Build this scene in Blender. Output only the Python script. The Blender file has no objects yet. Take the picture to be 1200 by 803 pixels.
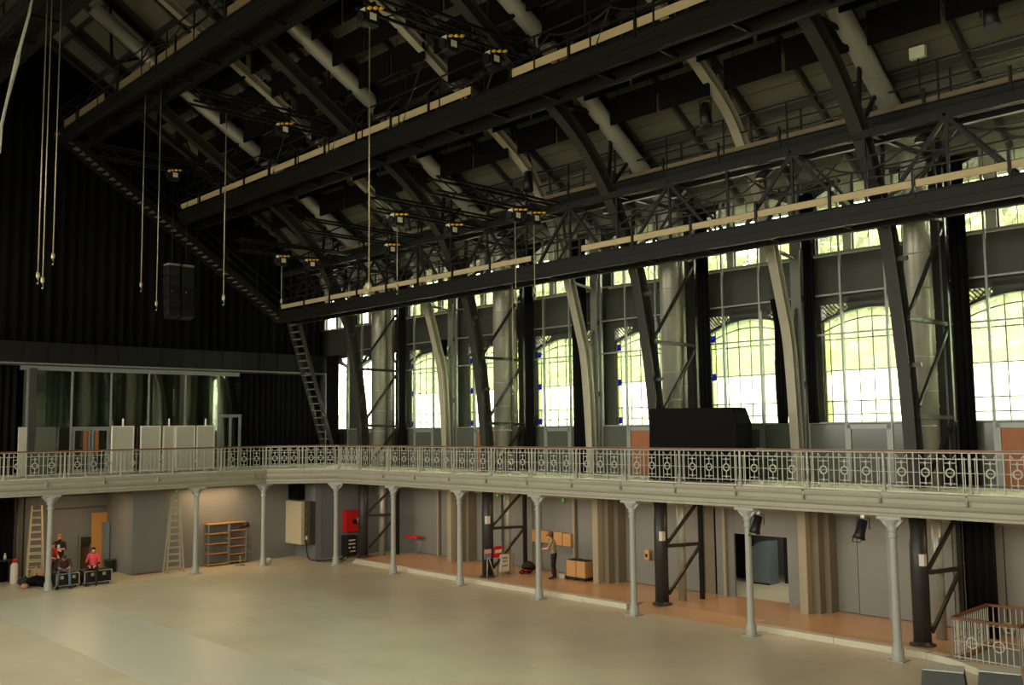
import bpy, bmesh, math, random
from mathutils import Vector, Matrix
random.seed(7)
SC = bpy.context.scene
COL = SC.collection
PI = math.pi

# ------------------------------------------------------------------ camera
CAM = Vector((38.8496, -23.9585, 5.93999))
YAW, TILT, ROLL, FPX = math.radians(136.59446), math.radians(5.14816), math.radians(-0.64809), 1117.62
def set_camera():
    f = Vector((math.cos(YAW)*math.cos(TILT), math.sin(YAW)*math.cos(TILT), math.sin(TILT)))
    r = Vector((math.sin(YAW), -math.cos(YAW), 0)); u = r.cross(f)
    r2 = math.cos(ROLL)*r + math.sin(ROLL)*u; u2 = -math.sin(ROLL)*r + math.cos(ROLL)*u
    cd = bpy.data.cameras.new('camera'); cd.sensor_width = 36; cd.sensor_fit = 'HORIZONTAL'
    cd.lens = FPX*36/1200; cd.clip_end = 400; cd.clip_start = 0.05
    o = bpy.data.objects.new('camera', cd); COL.objects.link(o)
    m = Matrix((r2, u2, -f)).transposed().to_4x4(); m.translation = CAM
    o.matrix_world = m; SC.camera = o
set_camera()

# ------------------------------------------------------------------ world, lights, exposure
SKY = 14.0
def set_world():
    w = bpy.data.worlds.new('overcast_sky'); SC.world = w; w.use_nodes = True
    nt = w.node_tree; nt.nodes.clear()
    out = nt.nodes.new('ShaderNodeOutputWorld'); bg = nt.nodes.new('ShaderNodeBackground')
    bg.inputs[0].default_value = (1.0, 0.965, 0.83, 1); bg.inputs[1].default_value = SKY
    nt.links.new(bg.outputs[0], out.inputs[0])
set_world()
SC.view_settings.view_transform = 'Standard'; SC.view_settings.look = 'None'
SC.view_settings.gamma = 1.0; SC.view_settings.use_curve_mapping = False
SC.view_settings.exposure = 0.0
def area(name, loc, sx, sy, power, col, rot=(0, 0, 0), spread=PI):
    l = bpy.data.lights.new(name, 'AREA'); l.shape = 'RECTANGLE'; l.size = sx; l.size_y = sy
    l.energy = power; l.color = col; l.spread = spread
    o = bpy.data.objects.new(name, l); COL.objects.link(o); o.location = loc; o.rotation_euler = rot
    return o
WARM = (1.0, 0.68, 0.36)
# warm lamps under the gallery soffit
for i, x in enumerate((4.1, 8.35, 12.6, 16.9, 21.1, 25.4, 29.7, 34)):
    area('aisle_lamp', (x, 2.2, 3.46), 1.6, 0.25, 30, WARM)
area('gallery_lamp', (-0.95, -4.1, 3.45), 1.3, 2.6, 80, WARM)
area('gallery_lamp', (-2.2, -9.6, 3.45), 2.0, 1.6, 50, WARM)
area('side_room_lamp', (20.6, 6.4, 3.2), 1.5, 1.5, 40, (1.0, 0.93, 0.70))
# daylight portals in the windows of the hall wall behind the camera
def portal(loc, sx, sy, rot):
    o = area('window_portal', loc, sx, sy, 1, (1, 1, 1), rot); o.data.cycles.is_portal = True
PORTALS = True

# ------------------------------------------------------------------ helpers
BASE = {}
def base_of(o):
    return BASE.get(o.name, Vector((0, 0, 0))) if o else Vector((0, 0, 0))
def link(o, parent=None):
    COL.objects.link(o)
    if parent: o.parent = parent
    return o
def tag(o, label=None, cat=None, group=None, kind=None):
    if label: o['label'] = label
    if cat: o['category'] = cat
    if group: o['group'] = group
    if kind: o['kind'] = kind
    return o
def thing(name, label, cat, loc=(0, 0, 0), group=None):
    o = bpy.data.objects.new(name, None); link(o); o.empty_display_size = .1
    o.location = loc; BASE[o.name] = Vector(loc)
    return tag(o, label, cat, group)
def setting(name, loc=(0, 0, 0)):
    o = bpy.data.objects.new(name, None); link(o); o.location = loc; BASE[o.name] = Vector(loc)
    o.empty_display_size = .1; o['kind'] = 'structure'
    return o
def rotz(a): return Matrix.Rotation(a, 3, 'Z')
class MB:
    def __init__(s): s.v = []; s.f = []; s.sm = []
    def add(s, vs, fs, smooth=False):
        n = len(s.v); s.v += [Vector(p) for p in vs]
        for f in fs: s.f.append([n+i for i in f]); s.sm.append(smooth)
        return s
    def box(s, c, size, M=None):
        hx, hy, hz = size[0]/2, size[1]/2, size[2]/2; c = Vector(c)
        vs = [Vector((x, y, z)) for z in (-hz, hz) for y in (-hy, hy) for x in (-hx, hx)]
        if M: vs = [M @ p for p in vs]
        return s.add([c+p for p in vs], [(0, 2, 3, 1), (4, 5, 7, 6), (0, 1, 5, 4), (2, 6, 7, 3), (0, 4, 6, 2), (1, 3, 7, 5)])
    def b2(s, a, b):
        a, b = Vector(a), Vector(b); return s.box((a+b)/2, [abs(b[i]-a[i]) for i in range(3)])
    def bar(s, p, q, w, h=None, up=(0, 0, 1)):
        p, q = Vector(p), Vector(q); h = h or w; d = q-p; L = d.length
        if L < 1e-6: return s
        d = d/L; upv = Vector(up)
        if abs(d.dot(upv)) > .98: upv = Vector((0, 1, 0))
        x = d.cross(upv).normalized(); z = x.cross(d)
        M = Matrix((x, d, z)).transposed()
        return s.box((p+q)/2, (w, L, h), M)
    def tube(s, pts, r, n=8, caps=True, smooth=True):
        pts = [Vector(p) for p in pts]; R = r if isinstance(r, (list, tuple)) else [r]*len(pts)
        vs = []; fs = []; ref = None
        for i, p in enumerate(pts):
            d = (pts[min(i+1, len(pts)-1)]-pts[max(i-1, 0)]).normalized()
            if ref is None:
                ref = Vector((0, 0, 1)) if abs(d.z) < .9 else Vector((1, 0, 0))
            x = d.cross(ref).normalized(); y = d.cross(x).normalized(); ref = -y if False else ref
            for k in range(n):
                a = 2*PI*k/n; vs.append(p+x*math.cos(a)*R[i]+y*math.sin(a)*R[i])
        for i in range(len(pts)-1):
            for k in range(n):
                a, b = i*n+k, i*n+(k+1) % n; fs.append((a, a+n, b+n, b))
        s.add(vs, fs, smooth)
        if caps:
            m = len(s.v)-len(vs)
            s.f.append([m+k for k in range(n)]); s.sm.append(False)
            s.f.append([m+len(vs)-n+k for k in reversed(range(n))]); s.sm.append(False)
        return s
    def lathe(s, prof, c=(0, 0, 0), n=16, smooth=True):
        c = Vector(c); vs = []; fs = []
        for r, z in prof:
            for k in range(n):
                a = 2*PI*k/n; vs.append(c+Vector((r*math.cos(a), r*math.sin(a), z)))
        for i in range(len(prof)-1):
            for k in range(n):
                a, b = i*n+k, i*n+(k+1) % n; fs.append((a, b, b+n, a+n))
        fs.append(list(reversed(range(n)))); fs.append([(len(prof)-1)*n+k for k in range(n)])
        return s.add(vs, fs, smooth)
    def prism(s, poly, d):
        d = Vector(d); n = len(poly); P = [Vector(p) for p in poly]
        return s.add(P+[p+d for p in P], [list(reversed(range(n))), list(range(n, 2*n))]+[(k, (k+1) % n, n+(k+1) % n, n+k) for k in range(n)])
    def blob(s, c, r, n=10, m=7, jit=0, M=None):
        c = Vector(c); vs = []; fs = []
        rx, ry, rz = r if isinstance(r, (tuple, list)) else (r, r, r)
        for i in range(m+1):
            t = PI*i/m
            for k in range(n):
                a = 2*PI*k/n; j = 1+random.uniform(-jit, jit)
                p = Vector((rx*math.sin(t)*math.cos(a)*j, ry*math.sin(t)*math.sin(a)*j, rz*math.cos(t)*j))
                vs.append(c+(M @ p if M else p))
        for i in range(m):
            for k in range(n):
                a, b = i*n+k, i*n+(k+1) % n; fs.append((a, a+n, b+n, b))
        return s.add(vs, fs, True)
    def mesh(s, name, mats, off=(0, 0, 0)):
        me = bpy.data.meshes.new(name); o = Vector(off)
        me.from_pydata([p-o for p in s.v], [], s.f); me.polygons.foreach_set('use_smooth', s.sm)
        for m in (mats if isinstance(mats, (list, tuple)) else [mats]): me.materials.append(m)
        return me
    def build(s, name, mat, parent=None, label=None, cat=None, group=None, kind=None, bevel=0):
        b = base_of(parent)
        o = bpy.data.objects.new(name, s.mesh(name, mat, b)); link(o, parent)
        BASE[o.name] = b
        if bevel:
            md = o.modifiers.new('bevel', 'BEVEL'); md.width = bevel; md.segments = 2; md.limit_method = 'ANGLE'
        return tag(o, label, cat, group, kind)
def piece(name, me, loc, parent, rz=0, rot=None):
    o = bpy.data.objects.new(name, me); link(o, parent); b = base_of(parent)
    o.location = Vector(loc)-b
    if rz: o.rotation_euler = (0, 0, rz)
    if rot: o.rotation_euler = rot
    BASE[o.name] = Vector(loc)
    return o
_bm = {}
def boxpiece(name, size, loc, mat, parent):
    k = (round(size[0], 3), round(size[1], 3), round(size[2], 3), mat.name)
    if k not in _bm: _bm[k] = MB().box((0, 0, 0), size).mesh(name, mat)
    return piece(name, _bm[k], loc, parent)
def barpiece(name, p, q, w, h, mat, parent):
    return MB().bar(p, q, w, h).build(name, mat, parent)
def tubepiece(name, pts, r, mat, parent, n=8):
    return MB().tube(pts, r, n).build(name, mat, parent)

# ------------------------------------------------------------------ materials
def lin(c): return tuple(((x/255+.055)/1.055)**2.4 if x/255 > .04045 else x/255/12.92 for x in c)
def mat(name, rgb, rough=.6, metal=0, var=.12, scale=3, bump=0, bscale=40, spec=.4, stretch=None, raw=False, coat=0):
    m = bpy.data.materials.new(name); m.use_nodes = True; nt = m.node_tree; N = nt.nodes
    b = N['Principled BSDF']; c = rgb if raw else lin(rgb)
    b.inputs['Roughness'].default_value = rough; b.inputs['Metallic'].default_value = metal
    b.inputs['Specular IOR Level'].default_value = spec; b.inputs['Coat Weight'].default_value = coat
    tc = N.new('ShaderNodeTexCoord'); vec = tc.outputs['Object']
    if stretch:
        mp = N.new('ShaderNodeMapping'); mp.inputs['Scale'].default_value = stretch
        nt.links.new(vec, mp.inputs[0]); vec = mp.outputs[0]
    if var:
        no = N.new('ShaderNodeTexNoise'); no.inputs['Scale'].default_value = scale; no.inputs['Detail'].default_value = 5
        nt.links.new(vec, no.inputs['Vector'])
        mx = N.new('ShaderNodeMix'); mx.data_type = 'RGBA'
        mx.inputs[6].default_value = tuple(max(0, x*(1-var)) for x in c)+(1,)
        mx.inputs[7].default_value = tuple(min(1, x*(1+var)) for x in c)+(1,)
        nt.links.new(no.outputs[0], mx.inputs[0]); nt.links.new(mx.outputs[2], b.inputs['Base Color'])
    else: b.inputs['Base Color'].default_value = c+(1,)
    if bump:
        n2 = N.new('ShaderNodeTexNoise'); n2.inputs['Scale'].default_value = bscale; n2.inputs['Detail'].default_value = 3
        nt.links.new(vec, n2.inputs['Vector'])
        bp = N.new('ShaderNodeBump'); bp.inputs['Strength'].default_value = bump; bp.inputs['Distance'].default_value = .02
        nt.links.new(n2.outputs[0], bp.inputs['Height']); nt.links.new(bp.outputs[0], b.inputs['Normal'])
    return m
def glassmat(name, tint, gloss=.1, haze=0.0, rough=.02, hazecol=(1, 1, .95)):
    m = bpy.data.materials.new(name); m.use_nodes = True; nt = m.node_tree; N = nt.nodes; N.clear()
    out = N.new('ShaderNodeOutputMaterial'); tr = N.new('ShaderNodeBsdfTransparent'); tr.inputs[0].default_value = tint+(1,)
    gl = N.new('ShaderNodeBsdfGlossy'); gl.inputs['Roughness'].default_value = rough
    fr = N.new('ShaderNodeLayerWeight'); fr.inputs[0].default_value = gloss
    mx = N.new('ShaderNodeMixShader'); nt.links.new(fr.outputs['Fresnel'], mx.inputs[0])
    last = tr.outputs[0]
    if haze:
        tl = N.new('ShaderNodeBsdfTranslucent'); tl.inputs[0].default_value = hazecol+(1,)
        m2 = N.new('ShaderNodeMixShader'); m2.inputs[0].default_value = haze
        nt.links.new(last, m2.inputs[1]); nt.links.new(tl.outputs[0], m2.inputs[2]); last = m2.outputs[0]
    nt.links.new(last, mx.inputs[1]); nt.links.new(gl.outputs[0], mx.inputs[2]); nt.links.new(mx.outputs[0], out.inputs[0])
    return m
M = {}
M['paint'] = mat('gallery_paint', (150, 146, 128), .5, var=.1, scale=2, bump=.05)
M['iron'] = mat('column_paint', (158, 158, 148), .42, var=.08, scale=4)
M['railiron'] = mat('railing_paint', (168, 166, 150), .45, var=.06)
M['railwood'] = mat('handrail_wood', (108, 68, 32), .4, var=.2, scale=6)
M['dark'] = mat('dark_steel', (31, 30, 27), .45, metal=.3, var=.2, scale=3)
M['rib'] = mat('rib_steel', (48, 47, 40), .5, metal=.0, var=.2, scale=2, spec=.25)
M['strut'] = mat('strut_steel', (50, 48, 42), .45, metal=.2, var=.15)
M['darkpost'] = mat('post_steel', (52, 50, 47), .42, metal=.2, var=.12)
M['lightrib'] = mat('light_rib_paint', (158, 151, 130), .55, var=.12, scale=3, bump=.08)
M['mast'] = mat('mast_paint', (120, 120, 108), .55, var=.1, scale=3)
M['mull'] = mat('mullion_metal', (128, 132, 124), .4, metal=.2, var=.06)
M['facade'] = mat('facade_panel', (58, 58, 50), .55, var=.18, scale=1.4, bump=.05)
M['facadelt'] = mat('facade_light_pier', (172, 172, 158), .6, var=.08)
M['bars'] = mat('glazing_bar', (96, 100, 84), .5, var=.05)
M['dado'] = mat('dado_panel', (80, 84, 72), .18, var=.1, scale=1.2)
M['orange'] = mat('orange_board', (146, 90, 50), .6, var=.15)
M['doorgrey'] = mat('door_grey', (118, 117, 110), .5, var=.08, scale=1.2)
M['wallgrey'] = mat('wall_grey', (120, 120, 116), .7, var=.08, scale=.8, bump=.05)
M['wallblue'] = mat('wall_slate', (112, 114, 110), .65, var=.08, scale=.8)
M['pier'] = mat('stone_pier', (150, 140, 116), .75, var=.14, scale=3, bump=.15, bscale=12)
M['pier2'] = mat('darker_pier', (112, 104, 86), .75, var=.14, scale=3, bump=.1)  # darker tone of the stone colour, for the pilasters
M['cream'] = mat('kerb_stone', (196, 190, 166), .55, var=.12, scale=5)
M['black'] = mat('black_cloth', (14, 14, 13), .9, var=.2, scale=2, spec=.1)
M['blackpl'] = mat('black_plastic', (22, 22, 22), .45, var=.1)
M['duct'] = mat('galvanised_duct', (170, 168, 152), .36, metal=.35, var=.12, scale=5)
M['board'] = mat('pine_board', (196, 176, 134), .6, var=.16, scale=4, stretch=(.6, 6, 6))
M['roof'] = mat('roof_decking', (106, 104, 86), .7, var=.2, scale=2, stretch=(.3, 6, 6), bump=.2, bscale=6)
M['rafter'] = mat('rafter_steel', (60, 57, 48), .6, var=.15)
M['ply'] = mat('plywood', (188, 134, 70), .6, var=.15, scale=2, stretch=(8, 8, .6))
M['alu'] = mat('aluminium', (190, 186, 170), .38, metal=.6, var=.08)
M['white'] = mat('white_paint', (206, 200, 184), .5, var=.05)
M['pnl'] = mat('display_panel', (164, 160, 142), .55, var=.05, scale=1)
M['red'] = mat('red_enamel', (196, 24, 16), .35, var=.08)
M['pink'] = mat('pink_cloth', (226, 78, 92), .85, var=.1)
M['redcloth'] = mat('red_cloth', (190, 40, 38), .85, var=.1)
M['jeans'] = mat('denim', (92, 106, 124), .9, var=.15, scale=10)
M['darkcloth'] = mat('dark_cloth', (40, 34, 30), .9, var=.15, scale=8)
M['browncloth'] = mat('brown_cloth', (86, 62, 42), .9, var=.15, scale=8)
M['khaki'] = mat('khaki_cloth', (150, 132, 96), .9, var=.1, scale=8)
M['skin'] = mat('skin', (206, 150, 118), .55, var=.06, scale=10)
M['hair'] = mat('brown_hair', (74, 44, 26), .6, var=.2, scale=30)
M['redhair'] = mat('ginger_hair', (160, 86, 46), .6, var=.2, scale=30)
M['blackhair'] = mat('black_hair', (22, 18, 16), .5, var=.2, scale=30)
M['card'] = mat('cardboard', (186, 138, 84), .75, var=.1)
M['amber'] = mat('amber_reflector', (236, 180, 50), .3, var=.1)
M['chain'] = mat('chain_steel', (182, 170, 138), .4, metal=.4, var=.1)
M['cabinet'] = mat('cabinet_paint', (196, 186, 156), .45, var=.05)
M['leaf'] = mat('tree_leaf', (142, 152, 98), .6, var=.35, scale=1.5)
M['bark'] = mat('tree_bark', (92, 76, 60), .85, var=.2)
M['neigh'] = mat('neighbour_render', (226, 226, 214), .7, var=.05, scale=.5)
M['ground'] = mat('street_ground', (150, 148, 138), .8, var=.1)
M['green'] = mat('green_plastic', (34, 62, 46), .5, var=.1)
M['exitg'] = mat('exit_sign_green', (70, 160, 80), .4, var=.05)
M['blue'] = mat('blue_plastic', (52, 72, 150), .4, var=.1)
M['greybox'] = mat('grey_felt', (72, 74, 70), .85, var=.14, scale=5)
M['worn'] = mat('worn_edge', (196, 194, 180), .7, var=.3, scale=12)
M['slate'] = mat('slate_partition', (112, 124, 130), .5, var=.06)
M['glass'] = glassmat('window_glass', (.98, 1, .95), .08, haze=.05, hazecol=(.86, .95, .70))
M['milk'] = glassmat('milky_glass', (.86, .95, .78), .08, haze=.13, hazecol=(.86, .94, .72))
M['frost'] = glassmat('frosted_glass', (.95, 1, .92), .08, haze=.6, hazecol=(.97, 1, .9))
M['blueglass'] = glassmat('blue_glass', (.08, .09, .75), .1, haze=.15, hazecol=(.1, .1, .9))
M['yelglass'] = glassmat('yellow_green_glass', (.9, .95, .66), .1, haze=.12, hazecol=(.85, .92, .6))
M['screen'] = glassmat('screen_glass', (.97, .98, .96), .06)
M['backglass'] = glassmat('foyer_glass', (.75, .8, .7), .55, rough=.03)
M['lampglow'] = mat('lamp_lens', (230, 226, 200), .3, var=.03)

def floor_mat():
    m = bpy.data.materials.new('hall_floor_resin'); m.use_nodes = True; nt = m.node_tree; N = nt.nodes; L = nt.links
    b = N['Principled BSDF']; tc = N.new('ShaderNodeTexCoord')
    def noise(sc, det, rough=.6, st=None):
        n = N.new('ShaderNodeTexNoise'); n.inputs['Scale'].default_value = sc; n.inputs['Detail'].default_value = det
        n.inputs['Roughness'].default_value = rough
        if st:
            mp = N.new('ShaderNodeMapping'); mp.inputs['Scale'].default_value = st; L.new(tc.outputs['Object'], mp.inputs[0]); L.new(mp.outputs[0], n.inputs['Vector'])
        else: L.new(tc.outputs['Object'], n.inputs['Vector'])
        return n
    r = N.new('ShaderNodeValToRGB'); n1 = noise(.35, 6)
    r.color_ramp.elements[0].position = .3; r.color_ramp.elements[0].color = lin((186, 176, 148))+(1,)
    r.color_ramp.elements[1].position = .7; r.color_ramp.elements[1].color = lin((204, 195, 168))+(1,)
    L.new(n1.outputs[0], r.inputs[0])
    # scuffs
    n2 = noise(1.1, 8, .7, (.5, 1.4, 1)); r2 = N.new('ShaderNodeValToRGB')
    r2.color_ramp.elements[0].position = .27; r2.color_ramp.elements[0].color = (.55, .52, .48, 1)
    r2.color_ramp.elements[1].position = .36; r2.color_ramp.elements[1].color = (1, 1, 1, 1)
    L.new(n2.outputs[0], r2.inputs[0])
    mx = N.new('ShaderNodeMix'); mx.data_type = 'RGBA'; mx.blend_type = 'MULTIPLY'; mx.inputs[0].default_value = .6
    L.new(r.outputs[0], mx.inputs[6]); L.new(r2.outputs[0], mx.inputs[7])
    L.new(mx.outputs[2], b.inputs['Base Color'])
    n3 = noise(2.2, 5); mr = N.new('ShaderNodeMapRange'); mr.inputs[3].default_value = .30; mr.inputs[4].default_value = .48
    L.new(n3.outputs[0], mr.inputs[0]); L.new(mr.outputs[0], b.inputs['Roughness'])
    b.inputs['Specular IOR Level'].default_value = .5
    bp = N.new('ShaderNodeBump'); bp.inputs['Strength'].default_value = .05; bp.inputs['Distance'].default_value = .02
    n4 = noise(1.6, 3); L.new(n4.outputs[0], bp.inputs['Height']); L.new(bp.outputs[0], b.inputs['Normal'])
    return m
M['floor'] = floor_mat()
M['floorpale'] = mat('floor_pale_strip', (200, 195, 175), .3, var=.06, scale=.6, spec=.5)
M['aisle'] = mat('aisle_floor_resin', (190, 150, 112), .28, var=.1, scale=.7, spec=.5)

# ------------------------------------------------------------------ constants of the place
S = 4.27                       # bay
X0 = 1.95                      # first dark frame
DARK = [X0+2*S*i for i in range(5)]             # 1.95 10.49 19.03 27.57 36.1
LIGHT = [X0-S+2*S*i for i in range(5)]          # -2.32 6.22 14.76 23.3 31.84
BAYS = [X0-S+S*i for i in range(12)]             # left edge of each window bay
ZD, ZR = 4.25, 5.26            # gallery deck, handrail
YW, YS, YL = 3.7, 3.3, 4.15    # facade, inner glazed screen, lower wall
XB = -4.0
YE, XE = -27.4, 46.0           # far side wall behind the camera, end wall
ORD = ['first', 'second', 'third', 'fourth', 'fifth', 'sixth', 'seventh', 'eighth', 'ninth', 'tenth', 'eleventh', 'twelfth']
def roofz(y): return 13.75+.68*(3.5-y) if y > -11.8 else 13.75+.68*15.3-.68*(-11.8-y)

# ================================================================== STRUCTURE
def shell():
    fl = MB().b2((-9, YE, -.3), (XE, .62, 0)).build('floor', M['floor'], kind='structure')
    MB().b2((1.0, -14.3, 0.0), (XE, -11.2, .003)).build('resurfaced_strip', M['floorpale'], fl)
    MB().b2((-9, .62, -.3), (2.2, 5.4, 0)).build('floor', M['floor'], kind='structure')
    a = setting('floor')
    MB().b2((2.2, .9, -.3), (18.3, YL+.2, .16)).build('aisle_slab', M['aisle'], a)
    MB().b2((18.3, 1.4, -.3), (22.9, YL+.2, .16)).build('aisle_slab', M['aisle'], a)
    MB().b2((22.9, .9, -.3), (XE, YL+.2, .16)).build('aisle_slab', M['aisle'], a)
    MB().prism([(18.3, .62, 0), (18.3, 1.4, 0), (18.3, 1.4, .16)], (4.6, 0, 0)).build('ramp', M['aisle'], a)
    MB().b2((15.4, YL+.2, -.3), (24, 10, .16)).build('side_room_slab', M['cream'], a)
    MB().prism([(2.2, .62, 0), (2.2, .9, 0), (2.2, .9, .16)], (4.0, 0, 0)).build('pale_ramp', M['cream'], a)
    # kerb stones
    k = setting('trim_1')
    for x0, x1 in ((6.3, 18.2), (22.95, 28.0)):
        n = round((x1-x0)/2.1); w = (x1-x0)/n
        for i in range(n): boxpiece('kerb_stone', (w-.015, .30, .165), (x0+(i+.5)*w, .76, .0825), M['cream'], k)
    mb = MB()
    pts = [(28.0, .61), (28.5, .5), (29.0, .25), (29.5, -.1), (30.0, -.5), (31, -1.2)]
    for p, q in zip(pts, pts[1:]):
        mb.add([(p[0], p[1], 0), (q[0], q[1], 0), (q[0]+.2, q[1]+.25, 0), (p[0]+.1, p[1]+.28, 0), (p[0], p[1], .16), (q[0], q[1], .16), (q[0]+.2, q[1]+.25, .16), (p[0]+.1, p[1]+.28, .16)],
               [(4, 5, 6, 7), (0, 1, 5, 4), (2, 3, 7, 6)])
    mb.build('curved_kerb', M['cream'], k)
    MB().prism([(28.0, .89, 0.001), (28.6, .76, 0.001), (29.2, .5, .001), (30.2, -.25, .001), (31.2, -.95, .001), (XE, -.95, .001), (XE, .95, .001), (28, .95, .001)], (0, 0, .158)).build('aisle_slab', M['aisle'], a)
    # lower side wall of door panels, per bay
    ws = setting('wall_side_lower')
    for i, bx in enumerate(BAYS):
        if bx < -1 or bx > 40: continue
        isdoor = abs(bx-DARK[2]) < .1
        x0, x1 = bx+.2, bx+S-.2
        MB().b2((x0-.2, YL-.02, 3.15), (x1+.2, YL+.2, ZD-.3)).build('lintel', M['pier'], ws)
        boxpiece('head_beam', (S-.42, .12, .16), (bx+S/2, YL-.06, 3.2), M['pier'], ws)
        if isdoor:
            MB().b2((x0, YL, .16), (20.02, YL+.08, 3.15)).build('panel', M['doorgrey'], ws)
            MB().b2((22.05, YL, .16), (x1, YL+.08, 3.15)).build('panel', M['doorgrey'], ws)
            MB().b2((20.02, YL+.01, 2.29), (22.05, YL+.09, 3.15)).build('panel', M['wallgrey'], ws)
        else:
            n = 4; w = (x1-x0)/n
            for j in range(n):
                d = -.06 if j % 2 else 0.0
                boxpiece('panel', (w-.05, .035, 2.94), (x0+(j+.5)*w, YL+.04+d, .18+1.47), M['doorgrey'], ws)
        boxpiece('post', (.10, .12, 2.98), (bx+S*.52 if not isdoor else 19.72, YL-.1, .16+1.49), M['pier'] if i % 2 else M['mull'], ws)
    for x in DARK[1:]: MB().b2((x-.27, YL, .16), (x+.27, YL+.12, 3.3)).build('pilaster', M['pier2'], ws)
    MB().b2((2.2, YL+.12, .16), (18.8, YL+.2, 3.2)).build('backing', M['facade'], ws)
    MB().b2((24, YL+.12, .16), (XE, YL+.2, 3.2)).build('backing', M['facade'], ws)
    # stone piers below the light frames
    for i, x in enumerate(LIGHT):
        if x < 0 or x > 33: continue
        p = setting('trim_%d' % (i+2), (x, 3.4, .16))
        for j in range(10):
            boxpiece('stone', (.27, .28, .338), (x-.08, 3.2, .16+.17+j*.34), M['pier'], p)
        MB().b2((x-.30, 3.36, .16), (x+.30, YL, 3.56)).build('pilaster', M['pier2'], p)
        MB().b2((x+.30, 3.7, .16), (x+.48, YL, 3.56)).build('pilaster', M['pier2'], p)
    # room beyond the open doorway
    sr = setting('wall_side_room')
    MB().b2((15.4, 9.4, .16), (24.2, 9.5, 3.4)).build('end_wall', M['wallgrey'], sr)
    MB().b2((15.4, YL+.2, .16), (15.5, 9.4, 3.4)).build('side_wall', M['black'], sr)
    MB().b2((24.0, YL+.2, .16), (24.1, 9.4, 3.4)).build('side_wall', M['wallgrey'], sr)
    MB().b2((15.4, YL+.2, 3.3), (24.2, 9.5, 3.4)).build('soffit', M['facade'], sr)
    # lower back wall under the gallery
    wb = setting('wall_back_lower')
    MB().b2((-4.9, -11.35, 0), (-4.7, -7.7, 3.8)).build('recess_wall', M['wallgrey'], wb)
    MB().b2((-4.72, -11.3, 2.75), (-4.5, -7.75, 3.25)).build('recess_duct', M['wallblue'], wb)
    MB().b2((-4.7, -7.75, 0), (-1.95, -7.6, 3.7)).build('return_wall', M['wallgrey'], wb)
    MB().b2((-1.95, -7.75, 0.03), (-1.55, -6.35, 3.7)).build('projecting_panel', M['wallblue'], wb)
    MB().b2((-1.56, -7.6, 0.0), (-1.50, -6.5, .05)).build('base_strip', M['railwood'], wb)
    MB().b2((-2.1, -7.6, 0), (-1.9, .25, 3.7)).build('shelf_wall', M['wallgrey'], wb)
    MB().b2((-2.1, .25, 0), (-.15, .45, 3.7)).build('corner_wall', M['wallblue'], wb)
    MB().b2((-.35, .15, 0), (-.08, .5, 3.7)).build('corner_pier', M['wallgrey'], wb)
    MB().b2((-.35, .5, 0), (-.1, 5.3, 3.7)).build('niche_wall', M['wallblue'], wb)
    MB().b2((-.1, 4.3, 0), (2.4, 4.4, 3.7)).build('niche_end', M['wallblue'], wb)
    MB().b2((-9, -11.5, 0), (-4.7, -11.35, 3.8)).build('return_wall', M['facade'], wb)
    MB().b2((-9.1, YE, 0), (-9, -11.5, 4.2)).build('dark_backdrop', M['black'], wb)
    # upper back wall
    MB().b2((-5.4, -27.4, ZD), (-5.2, 4, 25)).build('wall_back', M['black'], kind='structure')
    # side wall, upper: per bay
    # end wall and far wall behind the camera
    MB().b2((XE, YE, 0), (XE+.2, 5, 25)).build('wall_end', M['wallgrey'], kind='structure')
    wo = setting('wall_opposite')
    MB().b2((-9, YE-.3, 0), (XE, YE, 6.0)).build('lower_wall', M['wallgrey'], wo)
    MB().b2((-9, YE-.3, 9.6), (XE, YE, 11.2)).build('band', M['facadelt'], wo)
    MB().b2((-9, YE-.3, 13.5), (XE, YE, 14.2)).build('band', M['facadelt'], wo)
    for i in range(13):
        x = X0-2*S+S*i
        MB().b2((x-.3, YE-.3, 6.0), (x+.3, YE, 13.6)).build('pier', M['facadelt'], wo)
    if PORTALS:
        for i in range(12):
            x = X0-1.5*S+S*i
            portal((x, YE-.15, 7.8), S-.6, 3.6, (PI/2, 0, 0)); portal((x, YE-.15, 12.35), S-.6, 2.3, (PI/2, 0, 0))
shell()

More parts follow.
